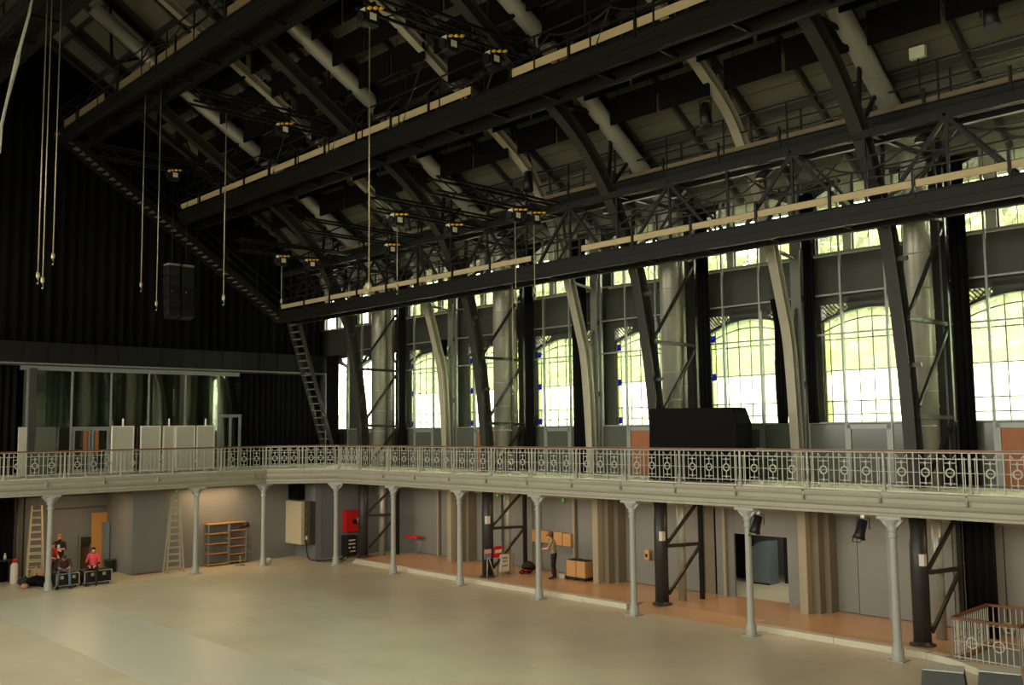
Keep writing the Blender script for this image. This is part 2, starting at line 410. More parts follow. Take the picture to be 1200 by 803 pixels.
# ------------------------------------------------------------------ facade of arched windows
def arch_z(t, zs, zc): return zs+(zc-zs)*(1-t*t)      # t in -1..1
def facade():
    # shared meshes for one bay, origin at bay left edge, y=0 plane
    L, Rr = .52, S-.52; cx = S/2; hw = cx-L
    ZSP, ZAP, ZLT = 9.12, 9.5, 9.86
    N = 16
    # solid wall around the arched opening (with lattice spandrels left open)
    mb = MB(); d = (0, .28, 0)
    mb.b2((0, 0, ZD), (L-.0, .28, ZLT)); mb.b2((Rr, 0, ZD), (S, .28, ZLT)); mb.b2((L, 0, ZD), (Rr, .28, 5.98))
    mb.b2((0, 0, ZLT), (S, .28, 11.22))
    # arch ring
    for k in range(N):
        t0, t1 = -1+2*k/N, -1+2*(k+1)/N
        z0, z1 = arch_z(t0, ZSP, ZAP), arch_z(t1, ZSP, ZAP)
        mb.prism([(cx+t0*hw, 0, z0), (cx+t1*hw, 0, z1), (cx+t1*hw, 0, z1+.09), (cx+t0*hw, 0, z0+.09)], d)
    # spandrel fill in the middle
    mb.prism([(cx-.45*hw, 0, arch_z(.45, ZSP, ZAP)+.09), (cx+.45*hw, 0, arch_z(.45, ZSP, ZAP)+.09), (cx+.45*hw, 0, ZLT), (cx-.45*hw, 0, ZLT)], d)
    mb.b2((L, 0, ZLT-.16), (Rr, .28, ZLT))
    lower = mb.mesh('facade_wall', M['facade'])
    # lattice spandrels
    lt = MB()
    for sgn in (-1, 1):
        for k in range(14):
            for q in (-1, 1):
                u = k*.14
                x0 = cx+sgn*(hw-u); 
                p = Vector((x0, .1, 8.95)); e = Vector((x0-q*.9, .1, 9.85))
                # clip to the spandrel region
                pts = []
                for s_ in range(31):
                    c = p.lerp(e, s_/30); t = (c.x-cx)/hw
                    if .42 < abs(t) < 1 and (t > 0) == (sgn > 0) and arch_z(t, ZSP, ZAP)+.05 < c.z < ZLT-.14: pts.append(c)
                if len(pts) > 2: lt.bar(pts[0], pts[-1], .035, .03, (0, 1, 0))
    lattice = lt.mesh('spandrel_lattice', M['facade'])
    # clerestory: three lights between pale piers
    cl = MB(); ct = [.42, 1.36, 1.62, 2.66, 2.92, S-.42]
    cl.b2((0, 0, 11.22), (ct[0], .28, 14.3)); cl.b2((ct[5], 0, 11.22), (S, .28, 14.3)); cl.b2((ct[0], 0, 13.62), (ct[5], .28, 14.3))
    for a, b_ in ((ct[0], ct[1]), (ct[4], ct[5])):
        n = 6
        for k in range(n):
            def top(x): return 13.1+.5*(1-((x-cx)/1.75)**2)
            xa, xb = a+(b_-a)*k/n, a+(b_-a)*(k+1)/n
            cl.prism([(xa, 0, top(xa)), (xb, 0, top(xb)), (xb, 0, 13.65), (xa, 0, 13.65)], d)
    clm = cl.mesh('clerestory_wall', M['facade'])
    pm = MB().b2((0, 0, 0), (.26, .24, 2.4)).mesh('clerestory_pier', M['facadelt'])
    sillm = MB().b2((.3, -.06, 11.22), (S-.3, .1, 11.30)).mesh('clerestory_sill', M['facadelt'])
    # bars
    cols = [L, L+.22]+[L+.22+(hw*2-.44)*k/6 for k in range(1, 6)]+[Rr-.22, Rr]
    rows = [5.98, 6.27, 6.67, 7.62, 8.6]
    bm_ = MB()
    for x in cols[1:-1]:
        bm_.b2((x-.014, .1, 5.98), (x+.014, .14, arch_z((x-cx)/hw, ZSP, ZAP)+.02))
    for z in rows[1:]: bm_.b2((L, .1, z-.014), (Rr, .14, z+.014))
    for k in range(N):
        t0, t1 = -1+2*k/N, -1+2*(k+1)/N
        bm_.bar((cx+t0*hw, .12, arch_z(t0, ZSP, ZAP)-.27), (cx+t1*hw, .12, arch_z(t1, ZSP, ZAP)-.27), .035, .026, (0, 1, 0))
    bm_.b2((L, .08, 5.98), (L+.05, .16, 9.15)); bm_.b2((Rr-.05, .08, 5.98), (Rr, .16, 9.15)); bm_.b2((L, .06, 5.95), (Rr, .18, 6.02))
    barmesh = bm_.mesh('glazing_bars', M['bars'])
    cb = MB()
    for a, b_ in ((ct[0], ct[1]), (ct[2], ct[3]), (ct[4], ct[5])):
        for z in (12.0, 12.75): cb.b2((a, .1, z-.012), (b_, .14, z+.012))
        cb.b2(((a+b_)/2-.012, .1, 11.25), ((a+b_)/2+.012, .14, 13.6))
        for e in (a, b_-.05): cb.b2((e, .08, 11.25), (e+.05, .16, 13.6))
    cbm = cb.mesh('clerestory_bars', M['bars'])
    # panes
    panes = []
    for r in range(5):
        z0 = rows[r]; 
        for c in range(len(cols)-1):
            x0, x1 = cols[c]+.014, cols[c+1]-.014
            edge = c in (0, len(cols)-2)
            if r < 4:
                poly = [(x0, .12, z0+.014), (x1, .12, z0+.014), (x1, .12, rows[r+1]-.014), (x0, .12, rows[r+1]-.014)]
            else:
                poly = [(x0, .12, z0+.014), (x1, .12, z0+.014), (x1, .12, arch_z((x1-cx)/hw, ZSP, ZAP)), (x0, .12, arch_z((x0-cx)/hw, ZSP, ZAP))]
            m = M['yelglass'] if edge else (M['milk'] if r > 2 else M['frost'])
            panes.append(MB().prism(poly, (0, .006, 0)).mesh('pane', m))
    blues = [MB().b2((cols[0]+.01, .10, z), (cols[1]-.01, .117, z+.24)).mesh('blue_pane', M['blueglass']) for z in (6.08, 7.5, 8.82)]
    cpanes = []
    for a, b_ in ((ct[0], ct[1]), (ct[2], ct[3]), (ct[4], ct[5])):
        for (z0, z1) in ((11.3, 11.99), (12.01, 12.74), (12.76, 13.6)):
            h = (a+b_)/2
            for (x0, x1) in ((a+.04, h-.012), (h+.012, b_-.04)):
                cpanes.append(MB().b2((x0, .12, z0), (x1, .126, z1)).mesh('pane', M['glass']))
    wall = setting('wall_side', (BAYS[0], YW, ZD))
    for i, bx in enumerate(BAYS+[X0-2*S]):
        loc = (bx, YW, 0)
        piece('facade_wall', lower, loc, wall); piece('clerestory_wall', clm, loc, wall); piece('clerestory_sill', sillm, loc, wall)
        piece('spandrel_lattice', lattice, loc, wall)
        for px in (ct[1], ct[3]): piece('clerestory_pier', pm, (bx+px, YW, 11.25), wall)
        w = setting('window_%d' % (i+1), (bx, YW, 5.98))
        piece('glazing_bars', barmesh, loc, w); piece('clerestory_bars', cbm, loc, w)
        if -3 < bx < 41:
            for p in panes: piece('pane', p, loc, w)
            for p in cpanes: piece('pane', p, loc, w)
            if i % 1 == 0 and bx < 22:
                for p in blues: piece('blue_pane', p, loc, w)
facade()

# ------------------------------------------------------------------ inner glazed screen
def screen():
    sc = MB
    TZ = [ZD, 6.0, 8.72, 9.95, 11.24, 13.6]
    vm = MB().b2((-.03, -.05, ZD), (.03, .05, 13.6)).mesh('mullion', M['mull'])
    for i, bx in enumerate(BAYS):
        if bx > 40: continue
        s = setting('window_%d' % (i+31), (bx, YS, ZD))
        # clear width: the dark frames and masts interrupt the screen
        a, b = bx+.22, bx+S-.22
        for k in (0, S/3, 2*S/3, S):
            x = min(max(bx+k, a), b); piece('mullion', vm, (x, YS, 0), s)
        for z in TZ[1:5]:
            boxpiece('transom', (b-a, .06, .05), ((a+b)/2, YS, z), M['mull'], s)
        xs = [a, bx+S/3, bx+2*S/3, b]
        for j in range(3):
            x0, x1 = xs[j]+.03, xs[j+1]-.03
            for z0, z1 in zip(TZ[1:], TZ[2:]):
                boxpiece('glass_panel', (x1-x0, .008, z1-z0-.05), ((x0+x1)/2, YS, (z0+z1)/2), M['screen'], s)
            if j == 1:
                # door leaf with frame
                for xx in (x0+.06, x1-.06): boxpiece('door_stile', (.12, .06, 1.68), (xx, YS-.02, ZD+.84), M['mull'], s)
                boxpiece('door_rail', (x1-x0, .06, .14), ((x0+x1)/2, YS-.02, 5.88), M['mull'], s)
                boxpiece('door_leaf', (x1-x0-.24, .03, 1.55), ((x0+x1)/2, YS, ZD+.78), M['orange'] if i in (2, 4, 7) else M['dado'], s)
            else:
                boxpiece('dado_panel', (x1-x0, .03, 1.68), ((x0+x1)/2, YS, ZD+.86), M['dado'], s)
screen()

# ------------------------------------------------------------------ roof
def roof():
    r = setting('ceiling')
    def slab(y0, y1, t=.2):
        return MB().add([(-9, y0, roofz(y0)), (XE, y0, roofz(y0)), (XE, y1, roofz(y1)), (-9, y1, roofz(y1)),
                         (-9, y0, roofz(y0)+t), (XE, y0, roofz(y0)+t), (XE, y1, roofz(y1)+t), (-9, y1, roofz(y1)+t)],
                        [(0, 1, 2, 3), (7, 6, 5, 4), (0, 4, 5, 1), (2, 6, 7, 3), (0, 3, 7, 4), (1, 5, 6, 2)])
    slab(4.6, -11.8).build('roof_slope', M['roof'], r)
    slab(-11.8, YE-1).build('roof_slope', M['roof'], r)
    # decking boards in view (each its own piece), purlins and rafters
    n = 30; L = math.hypot(1, .68)
    bmh = MB().box((0, 0, 0), (S-.04, .50, .03)).mesh('deck_board', M['roof'])
    ang = math.atan(.68)
    for i, bx in enumerate(BAYS[:8]):
        for k in range(12):
            y = 2.9-k*.46
            piece('deck_board', bmh, (bx+S/2, y, roofz(y)-.045), r, rot=(-ang, 0, 0))
    for k in range(9):
        y = 2.6-k*1.62
        MB().bar((-5, y, roofz(y)-.16), (33, y, roofz(y)-.16), .1, .2).build('purlin', M['rafter'], r)
    for i in range(18):
        x = X0-S+i*S/2
        for e in (0,):
            MB().bar((x, 3.6, roofz(3.6)-.2), (x, -11.7, roofz(-11.7)-.2), .11, .24).build('rafter', M['rafter'] if i % 4 else M['rib'], r)
roof()

# ------------------------------------------------------------------ steel frames
DR = [(1.46, 4.25), (1.45, 5.2), (1.24, 7.4), (.95, 9.2), (.62, 10.7), (.27, 11.55), (-.3, 12.6), (-.85, 13.55), (-2.1, 14.95), (-3.5, 15.95), (-5.0, 16.75), (-6, 17.4), (-8.3, 18.9), (-11.8, 21.2)]
LR = [(2.90, 4.25), (2.88, 5.2), (2.66, 8.3), (2.3, 9.8), (1.86, 11.2), (1.24, 12.9), (.15, 14.7), (-.65, 15.55), (-2.2, 16.6), (-3.4, 17.42), (-5.1, 18.5), (-7.2, 19.75), (-11.8, 22.5)]
def smooth(pts, n=4):
    out = []
    P = [pts[0]]+list(pts)+[pts[-1]]
    for i in range(1, len(P)-2):
        for k in range(n):
            t = k/n; a, b, c, d = (Vector(P[i+j]+(0,)) if len(P[i+j]) == 2 else Vector(P[i+j]) for j in (-1, 0, 1, 2))
            v = .5*((2*b)+(c-a)*t+(2*a-5*b+4*c-d)*t*t+(3*b-a-3*c+d)*t**3); out.append((v.x, v.y))
    out.append(pts[-1]); return out
def strip(mb, x, pts, w, dpt):
    """curved member in the plane x=const: width w along X, depth dpt in plane; I-section of three strips"""
    P = [Vector((x, y, z)) for y, z in pts]
    def sweep(wx, t0, t1):
        vs = []; fs = []
        for i, p in enumerate(P):
            d = (P[min(i+1, len(P)-1)]-P[max(i-1, 0)]).normalized(); nrm = Vector((0, -d.z, d.y))
            for a, b in ((-wx/2, t0), (wx/2, t0), (wx/2, t1), (-wx/2, t1)): vs.append(p+Vector((a, 0, 0))+nrm*b)
        for i in range(len(P)-1):
            for k in range(4):
                a, b = i*4+k, i*4+(k+1) % 4; fs.append((a, b, b+4, a+4))
        fs += [(3, 2, 1, 0), tuple(len(vs)-4+k for k in range(4))]
        mb.add(vs, fs)
    h = dpt/2
    sweep(w, h-.03, h); sweep(w, -h, -h+.03); sweep(w*.25, -h+.03, h-.03)
def dark_frames():
    pts = smooth(DR)
    for i, x in enumerate(DARK[:5]):
        if x > 33: continue
        t = thing('lattice_frame', '%s dark steel lattice frame with curved rib, counted from the black back wall' % ORD[i], 'steel frame', (x, 1.46, .16), 'dark steel frames')
        mb = MB(); strip(mb, x, pts, .34, .42); mb.build('curved_rib', M['rib'], t)
        MB().tube([(x, 1.42, .0), (x, 1.44, 4.3)], .225, 16).build('post', M['darkpost'], t)
        b = MB().lathe([(.33, .16), (.33, .19), (.24, .2), (.235, .26)], (x, 1.42, 0), 16); b.build('base_plate', M['darkpost'], t)
        if i > 0: MB().b2((x+.10, 1.20, 2.23), (x+.235, 1.36, 2.53)).build('white_plate', M['white'], t, label='white notice plate')
        # outer vertical
        MB().b2((x+.34, 3.02, .16), (x+.47, 3.14, 14)).build('outer_post', M['dark'], t)
        def ry(z):
            if z < 4.3: return 1.45
            for (ya, za), (yb, zb) in zip(DR, DR[1:]):
                if za <= z <= zb: return ya+(yb-ya)*(z-za)/(zb-za)
            return -1
        zz = [.55, 2.05, 3.5, 6.15, 8.75, 11.7, 13.4]
        for z in (4.9, 7.5, 10.3): boxpiece('stand_off', (.44, .1, .12), (x+.2, ry(z)-.02, z), M['strut'], t)
        def ry(z):
            if z < 4.3: return 1.45
            for (ya, za), (yb, zb) in zip(DR, DR[1:]):
                if za <= z <= zb: return ya+(yb-ya)*(z-za)/(zb-za)
            return -1
        for j, z in enumerate(zz[1:]):
            barpiece('strut', (x+.22, ry(z)+.0, z), (x+.4, 3.05, z-.05), .09, .11, M['strut'], t)
        dg = [(.5, 2.0), (2.15, 3.5), (4.3, 6.05), (6.4, 8.6), (8.85, 11.5), (11.8, 13.4)]
        for j, (za, zb) in enumerate(dg):
            barpiece('diagonal_brace', (x+.22, ry(za)+.05, za), (x+.4, 3.05, zb-.05), .08, .09, M['strut'], t)
        # upper chord and web along the roof
        up = [(3.4, 13.55), (1.0, 15.0), (-2, 17.05), (-5.5, 19.4), (-11.7, 23.5)]
        mb = MB(); strip(mb, x, up, .2, .22); mb.build('upper_chord', M['dark'], t)
        low = [(.27, 11.55), (-.85, 13.55), (-3.5, 15.95), (-6, 17.4), (-8.3, 18.9), (-10.4, 20.3)]
        for j, (y, z) in enumerate(low):
            yu = y+.35-j*.1; zu = roofz(yu)-.5
            barpiece('web_strut', (x, y, z), (x, yu, zu), .08, .1, M['dark'], t)
            if j+1 < len(low): barpiece('web_strut', (x, yu, zu), (x, low[j+1][0], low[j+1][1]), .08, .1, M['dark'], t)
dark_frames()
def light_frames():
    pts = smooth(LR)
    for i, x in enumerate(LIGHT[:4]):
        t = thing('arched_rib_frame', '%s cream painted arched rib with forked mast, counted from the black back wall' % ORD[i-1] if i else 'dim roof rib high above the corner ladder, nearest the back curtain', 'steel frame', (x, 2.9, ZD if i else 14.7), 'cream arched ribs')
        mb = MB(); strip(mb, x, pts if i else [q for q in pts if q[1] > 14.7], .30, .30); mb.build('curved_rib', M['lightrib'] if i else M['rib'], t)  # first cream rib takes the dark steel colour, imitating the unlit roof corner
        if i == 0:
            for j in range(6, 11):
                y, z = LR[min(j+1, len(LR)-1)]; barpiece('web_strut', (x, y, z), (x, y-.5, roofz(y-.5)-.3), .07, .07, M['rafter'], t)
            continue
        MB().b2((x-.17, 3.12, ZD), (x+.17, 3.36, 15.2)).build('mast', M['mast'], t)
        # web plate filling the fork below the split
        poly = [(x, y, z) for y, z in pts if z < 9.4]+[(x, 2.75, 9.2), (x, 3.0, 9.0), (x, 3.15, 9.5), (x, 3.15, ZD)]
        MB().prism([(x-.03, p[1], p[2]) for p in poly], (.06, 0, 0)).build('web_plate', M['mast'], t)
        MB().tube([(x, 2.42, 9.45), (x, 2.7, 9.05), (x, 2.98, 9.15), (x, 3.12, 9.6)], .05, 6).build('fork_collar', M['mast'], t)
        for (z0, z1) in ((11.35, 11.2), (11.45, 12.1)):
            yy = 1.9
            barpiece('fork_strut', (x, yy, z0), (x, 3.15, z1), .09, .09, M['mast'], t)
        up = [(3.3, 13.9), (-2, 17.3), (-11.7, 23.7)]
        mb = MB(); strip(mb, x, up, .16, .2); mb.build('upper_chord', M['rafter'], t)
        for j in range(3, 11):
            y, z = LR[min(j+1, len(LR)-1)]
            barpiece('web_strut', (x, y, z), (x, y-.5, roofz(y-.5)-.3), .07, .07, M['rafter'], t)
        if i >= 1:
            # cable tray bits clipped to the mast
            for z in (7.2, 9.9, 11.6): boxpiece('clip', (.06, .05, .2), (x+.18, 3.15, z), M['dark'], t)
light_frames()

def ducts():
    for i, x in enumerate(DARK[:4]):
        t = thing('ventilation_duct', 'galvanised spiral duct running up the %s dark frame and under the roof' % ORD[i], 'duct', (x+.12, 2.5, .16), 'galvanised ducts')
        p = [(x-.04, 2.32, ZD), (x-.04, 2.32, 12.6), (x, 2.25, 13.2), (x+.1, 1.9, 13.7), (x+.1, .6, 14.62), (x+.1, -1.9, 16.4), (x+.1, -4.2, 17.95), (x+.1, -7.6, 19.95), (x+.1, -11.2, 22.3)]
        MB().tube(p, [.35, .35, .33]+[.28]*6, 16).build('main_pipe', M['duct'], t)
        MB().tube([(x+.08, 2.42, .16), (x+.08, 2.42, ZD+.1)], .14, 12).build('lower_pipe', M['duct'], t)
        MB().tube([(x-.1, 2.93, ZD), (x-.1, 2.93, 13.4), (x-.2, 2.0, 14.25), (x-.2, -5, 18.9)], .2, 12).build('branch_pipe', M['duct'], t)
        for k in range(9):
            z = 4.9+k*.95
            MB().lathe([(.36, z), (.365, z+.02), (.36, z+.045)], (x-.04, 2.32, 0), 16).build('seam_band', M['duct'], t)
        for k in range(10):
            z = 4.6+k*.9
            MB().lathe([(.215, z), (.215, z+.04)], (x-.1, 2.93, 0), 12).build('seam_band', M['duct'], t)
ducts()

# ------------------------------------------------------------------ black drapes
def drape(name, label, p0, p1, z0, z1, amp=.06, pitch=.22, group=None, thick=.0, tatter=0):
    p0, p1 = Vector((p0[0], p0[1], 0)), Vector((p1[0], p1[1], 0)); L = (p1-p0).length; d = (p1-p0)/L; n = Vector((-d.y, d.x, 0))
    k = max(6, int(L/pitch*5)); vs = []; fs = []
    rows = 5 if tatter else 2
    for r in range(rows):
        f = r/(rows-1); z = z1+(z0-z1)*f
        for i in range(k+1):
            s = L*i/k; w = amp*math.sin(2*PI*s/pitch+.6*math.sin(s*3))*(1+.35*math.sin(s*1.7))
            sh = 1-tatter*abs(math.sin(f*5))*.5
            vs.append(p0+d*(L/2+(s-L/2)*sh)+n*w+Vector((0, 0, z)))
    for r in range(rows-1):
        for i in range(k):
            a = r*(k+1)+i; fs.append((a, a+1, a+k+2, a+k+1))
    o = MB().add(vs, fs, True).build(name, M['black'], None, label, 'curtain', group)
    sm = o.modifiers.new('thickness', 'SOLIDIFY'); sm.thickness = .012
    return o
def drapes():
    drape('black_curtain', 'vast black stage curtain covering the upper back wall above the grey fascia', (-4.6, -26), (-4.6, 3.1), 9.8, 22, .09, .45)
    drape('black_curtain', 'black curtain below the fascia on the back gallery, beside the steep ladder', (-4.3, -1.7), (-4.3, 3.2), ZD, 8.85, .06, .3)
    drape('black_curtain', 'black curtain at the left edge of the back gallery', (-4.35, -20), (-4.35, -11.6), ZD, 8.85, .06, .3)
    for i, x in enumerate(DARK[:4]):
        drape('black_curtain', 'narrow gathered black curtain right of the %s dark frame from the back wall' % ORD[i], (x+.56, 3.05), (x+1.05, 3.05), ZD+.02, 13.4, .07, .2, 'gathered side curtains')
        drape('black_curtain', 'narrow gathered black curtain left of the %s dark frame from the back wall' % ORD[i], (x-.8, 3.1), (x-.28, 3.1), ZD+.02, 13.4, .07, .2, 'gathered side curtains')
    drape('black_curtain', 'straight black curtain hanging left of the second cream rib', (LIGHT[2]-1.0, 2.98), (LIGHT[2]-.22, 2.98), ZD+.02, 13.2, .05, .2)
    drape('torn_curtain', 'tattered dark cloth strip hanging left of the third cream rib', (LIGHT[3]-.95, 3.16), (LIGHT[3]-.35, 3.16), 6.0, 10.0, .07, .2, tatter=1.0)
    drape('torn_curtain', 'tattered dark cloth strip hanging right of the third cream rib', (LIGHT[3]+.2, 3.16), (LIGHT[3]+.65, 3.16), 6.0, 13.2, .06, .15, tatter=.6)
    drape('torn_curtain', 'ragged dark cloth strip hanging in the window left of the first cream rib', (LIGHT[1]-.75, 3.16), (LIGHT[1]-.3, 3.16), 6.0, 9.95, .05, .15, tatter=.6)
    drape('black_curtain', 'black curtain under the gallery behind the stair railing', (27.95, 3.4), (28.8, 3.4), .17, 3.5, .06, .22)
    drape('black_curtain', 'black curtain closing the corner where the back gallery meets the windows', (-3.9, 3.14), (-2.75, 3.14), ZD, 9.8, .05, .25)
    drape('black_curtain', 'black drape under the back gallery left of the ladder', (-3.7, -14.5), (-3.7, -11.75), .02, 3.55, .06, .25)
drapes()

# ------------------------------------------------------------------ gallery (balcony)
PATH = [Vector((0, -27.3, 0)), Vector((0, -2.45, 0)), Vector((2.1, 0, 0)), Vector((XE, 0, 0))]
def offset_path(o):
    out = []
    for i, p in enumerate(PATH):
        ds = []
        if i > 0: ds.append((p-PATH[i-1]).normalized())
        if i < len(PATH)-1: ds.append((PATH[i+1]-p).normalized())
        ns = [Vector((d.y, -d.x, 0)) for d in ds]           # towards the hall
        n = ns[0] if len(ns) == 1 else (ns[0]+ns[1])/(1+ns[0].dot(ns[1]))
        out.append(p+n*o)
    return out
def gallery():
    g = thing('gallery_balcony', 'grey painted gallery balcony running round the hall on thin iron columns', 'balcony', (0, 0, ZD))
    prof = [(-.25, 3.6), (.10, 3.6), (.10, 3.66), (.13, 3.70), (.13, 3.80), (.20, 3.86), (.24, 3.95), (.24, 4.05), (.28, 4.10), (.30, 4.16), (.30, 4.21), (-.25, 4.21)]
    names = []
    for i in range(3):
        mb = MB(); vs = []
        for o, z in prof:
            op = offset_path(o); vs.append((op[i].x, op[i].y, z)); vs.append((op[i+1].x, op[i+1].y, z))
        n = len(prof)
        fs = [(2*k, 2*k+1, 2*((k+1) % n)+1, 2*((k+1) % n)) for k in range(n)]
        fs += [[2*k for k in range(n)], [2*k+1 for k in reversed(range(n))]]
        mb.add(vs, fs); mb.build('cornice', M['paint'], g)
    # deck and soffit
    dk = [(0, -27.3), (0, -2.45), (2.1, 0), (XE, 0), (XE, YW), (XB-1.2, YW), (XB-1.2, -27.3)]
    MB().prism([(x, y, 4.12) for x, y in dk], (0, 0, .13)).build('deck', M['cream'], g)
    MB().prism([(x, y, 3.58) for x, y in [(-.1, -27.3), (-.1, -2.4), (2.1, .1), (XE, .1), (XE, YL), (-5, YL), (-5, -27.3)]], (0, 0, .05)).build('soffit', M['pier'], g)
    MB().b2((-9, YE, ZD-.13), (XB-1.1, YW, ZD-.02)).build('deck', M['cream'], g)
    # scroll consoles on the cornice under the railing standards
    cm = MB()
    cm.tube([(-.03, 0, 0), (.03, 0, 0)], .07, 10); cm.b2((-.025, -.03, .0), (.025, .05, .22))
    con = cm.mesh('scroll_console', M['paint'])
    for i in range(13):
        x = 5.87+2.153*i-2.153*0
        piece('scroll_console', con, (x, -.27, 4.0), g)
    for i in range(7):
        piece('scroll_console', con, (.27, -3.2-2.15*i, 4.0), g, rz=PI/2)
gallery()

def railing():
    W_ = 2.153; H0, H1 = ZD+.02, ZR-.03
    def panel_mesh(w):
        m = MB(); r = .011
        m.bar((.05, 0, H1-.16), (w-.05, 0, H1-.16), .018, .022); m.bar((.05, 0, H0+.11), (w-.05, 0, H0+.11), .018, .022)
        m.bar((.02, 0, (H0+H1)/2-.02), (w-.02, 0, (H0+H1)/2-.02), .014, .014)
        for x in (.12, w-.12): m.bar((x, 0, H0+.06), (x, 0, H1-.12), .016)
        n = 3; cw = (w-.34)/n
        for k in range(n+1):
            x = .17+cw*k; m.bar((x+.04*0, 0, H0-.04), (x, 0, H1), .026)
        for k in range(n):
            c = .17+cw*(k+.5)
            for dx in (-.15, .15): m.bar((c+dx, 0, H0+.06), (c+dx, 0, H1-.05), .016)
            for z in (H1-.26, H0+.20): m.bar((c-.15, 0, z), (c+.15, 0, z), .018)
            zc = (H0+H1)/2-.02
            m.bar((c, 0, zc+.1), (c, 0, H1-.2), .02); m.bar((c, 0, H0+.14), (c, 0, zc-.1), .02)
            for z in (H1-.26, H0+.20): m.box((c, 0, z), (.05, .03, .05))
            for dx in (-.15, .15): m.bar((c+dx, 0, H1-.05), (c+dx*.55, 0, H1-.14), .014)
        return m.mesh('railing_panel', M['railiron'])
    def ring_mesh():
        m = MB()
        for k in range(8):
            a, b = 2*PI*(k-.5)/8, 2*PI*(k+.5)/8
            m.bar((.105*math.cos(a), 0, .105*math.sin(a)), (.105*math.cos(b), 0, .105*math.sin(b)), .03, .03, (0, 1, 0))
        return m.mesh('ring', M['railiron'])
    rm = ring_mesh(); cache = {}
    pm = MB().bar((0, 0, H0-.1), (0, 0, H1+.01), .05).box((0, 0, H0), (.09, .09, .12)).tube([(0, -.16, H0-.05), (0, -.10, H0+.1), (0, -.03, H0+.35), (0, -.01, H0+.55)], .012, 5).blob((0, -.02, H0+.58), .035, 6, 4).mesh('standard', M['railiron'])
    runs = [('iron balustrade with wooden handrail along the windowed side gallery', [offset_path(.0)[2], Vector((38, 0, 0))], 5.87-W_, None),
            ('short diagonal iron balustrade at the gallery corner', [PATH[1], PATH[2]], None, 2),
            ('iron balustrade with wooden handrail along the back gallery', [PATH[1], Vector((0, -24, 0))], None, None)]
    for label, (p, q), first, cnt in runs:
        t = thing('balustrade', label, 'railing', (p.x, p.y, ZD))
        L = (q-p).length; d = (q-p)/L; a = math.atan2(d.y, d.x)
        MB().bar((p.x, p.y, ZR), (q.x, q.y, ZR), .085, .055).build('handrail', M['railwood'], t)
        MB().bar((p.x, p.y, H1-.01), (q.x, q.y, H1-.01), .05, .02).build('top_flat', M['railiron'], t)
        if cnt: w = L/cnt; xs = [w*i for i in range(cnt+1)]
        elif first is not None:
            s0 = first-p.x; xs = [0, s0]+[s0+W_*i for i in range(1, 16)]; 
        else: xs = [W_*i for i in range(11)]
        for i, s in enumerate(xs):
            c = p+d*s; piece('standard', pm, (c.x, c.y, 0), t, rz=a if cnt is None and first is not None else a)
            if i+1 < len(xs):
                w = round(xs[i+1]-s, 3)
                if w not in cache: cache[w] = panel_mesh(w)
                o = piece('railing_panel', cache[w], (c.x, c.y, 0), t, rz=a)
                cw = (w-.34)/3
                for k in range(3):
                    r = bpy.data.objects.new('ring', rm); link(r, o); r.location = (.17+cw*(k+.5), 0, (H0+H1)/2-.02)
railing()

def columns():
    spots = [(0, -11.53), (0, -5.69), (0, -2.54), (2.07, -.11)]+[(6.21+S*i, 0) for i in range(6)]
    labs = ['thin iron column standing before the aluminium ladder and the seated men', 'thin iron column between the stepladder and the metal shelves',
            'thin iron column beside the small white ball', 'thin iron column at the corner near the red hose cabinet',
            'thin iron column right of the corner, first along the kerb', 'thin iron column, second along the kerb', 'thin iron column in front of the standing worker',
            'thin iron column in front of grey doors, left of a thick dark post', 'thin iron column standing before the open doorway', 'thin iron column nearest the stair railing']
    shaft = MB().lathe([(.175, 0), (.175, .05), (.15, .07), (.15, .26), (.135, .30), (.115, .34), (.105, .5), (.092, 3.05), (.092, 3.08)], n=16).mesh('shaft', M['iron'])
    cap = MB().lathe([(.11, 3.05), (.125, 3.07), (.125, 3.10), (.10, 3.12), (.10, 3.22), (.13, 3.25), (.13, 3.28), (.11, 3.30), (.15, 3.42), (.21, 3.50), (.21, 3.53)], n=16).mesh('capital', M['iron'])
    ab = MB().b2((-.32, -.2, 3.53), (.32, .2, 3.60))
    for sx in (-1, 1):
        ab.prism([(sx*.1, -.05, 3.3), (sx*.2, -.05, 3.38), (sx*.32, -.05, 3.53), (sx*.1, -.05, 3.53)], (0, .1, 0))
    abm = ab.mesh('abacus', M['iron'])
    foot = MB().box((0, 0, .015), (.42, .42, .03)).mesh('foot_plate', M['iron'])
    for (x, y), l in zip(spots, labs):
        t = thing('cast_iron_column', l, 'column', (x, y, 0), 'cast iron gallery columns')
        rz = PI/2 if x < 1 else (PI/4 if x < 3 else 0)
        piece('shaft', shaft, (x, y, 0), t); piece('capital', cap, (x, y, 0), t); piece('abacus', abm, (x, y, 0), t, rz=rz); piece('foot_plate', foot, (x, y, 0), t)
columns()

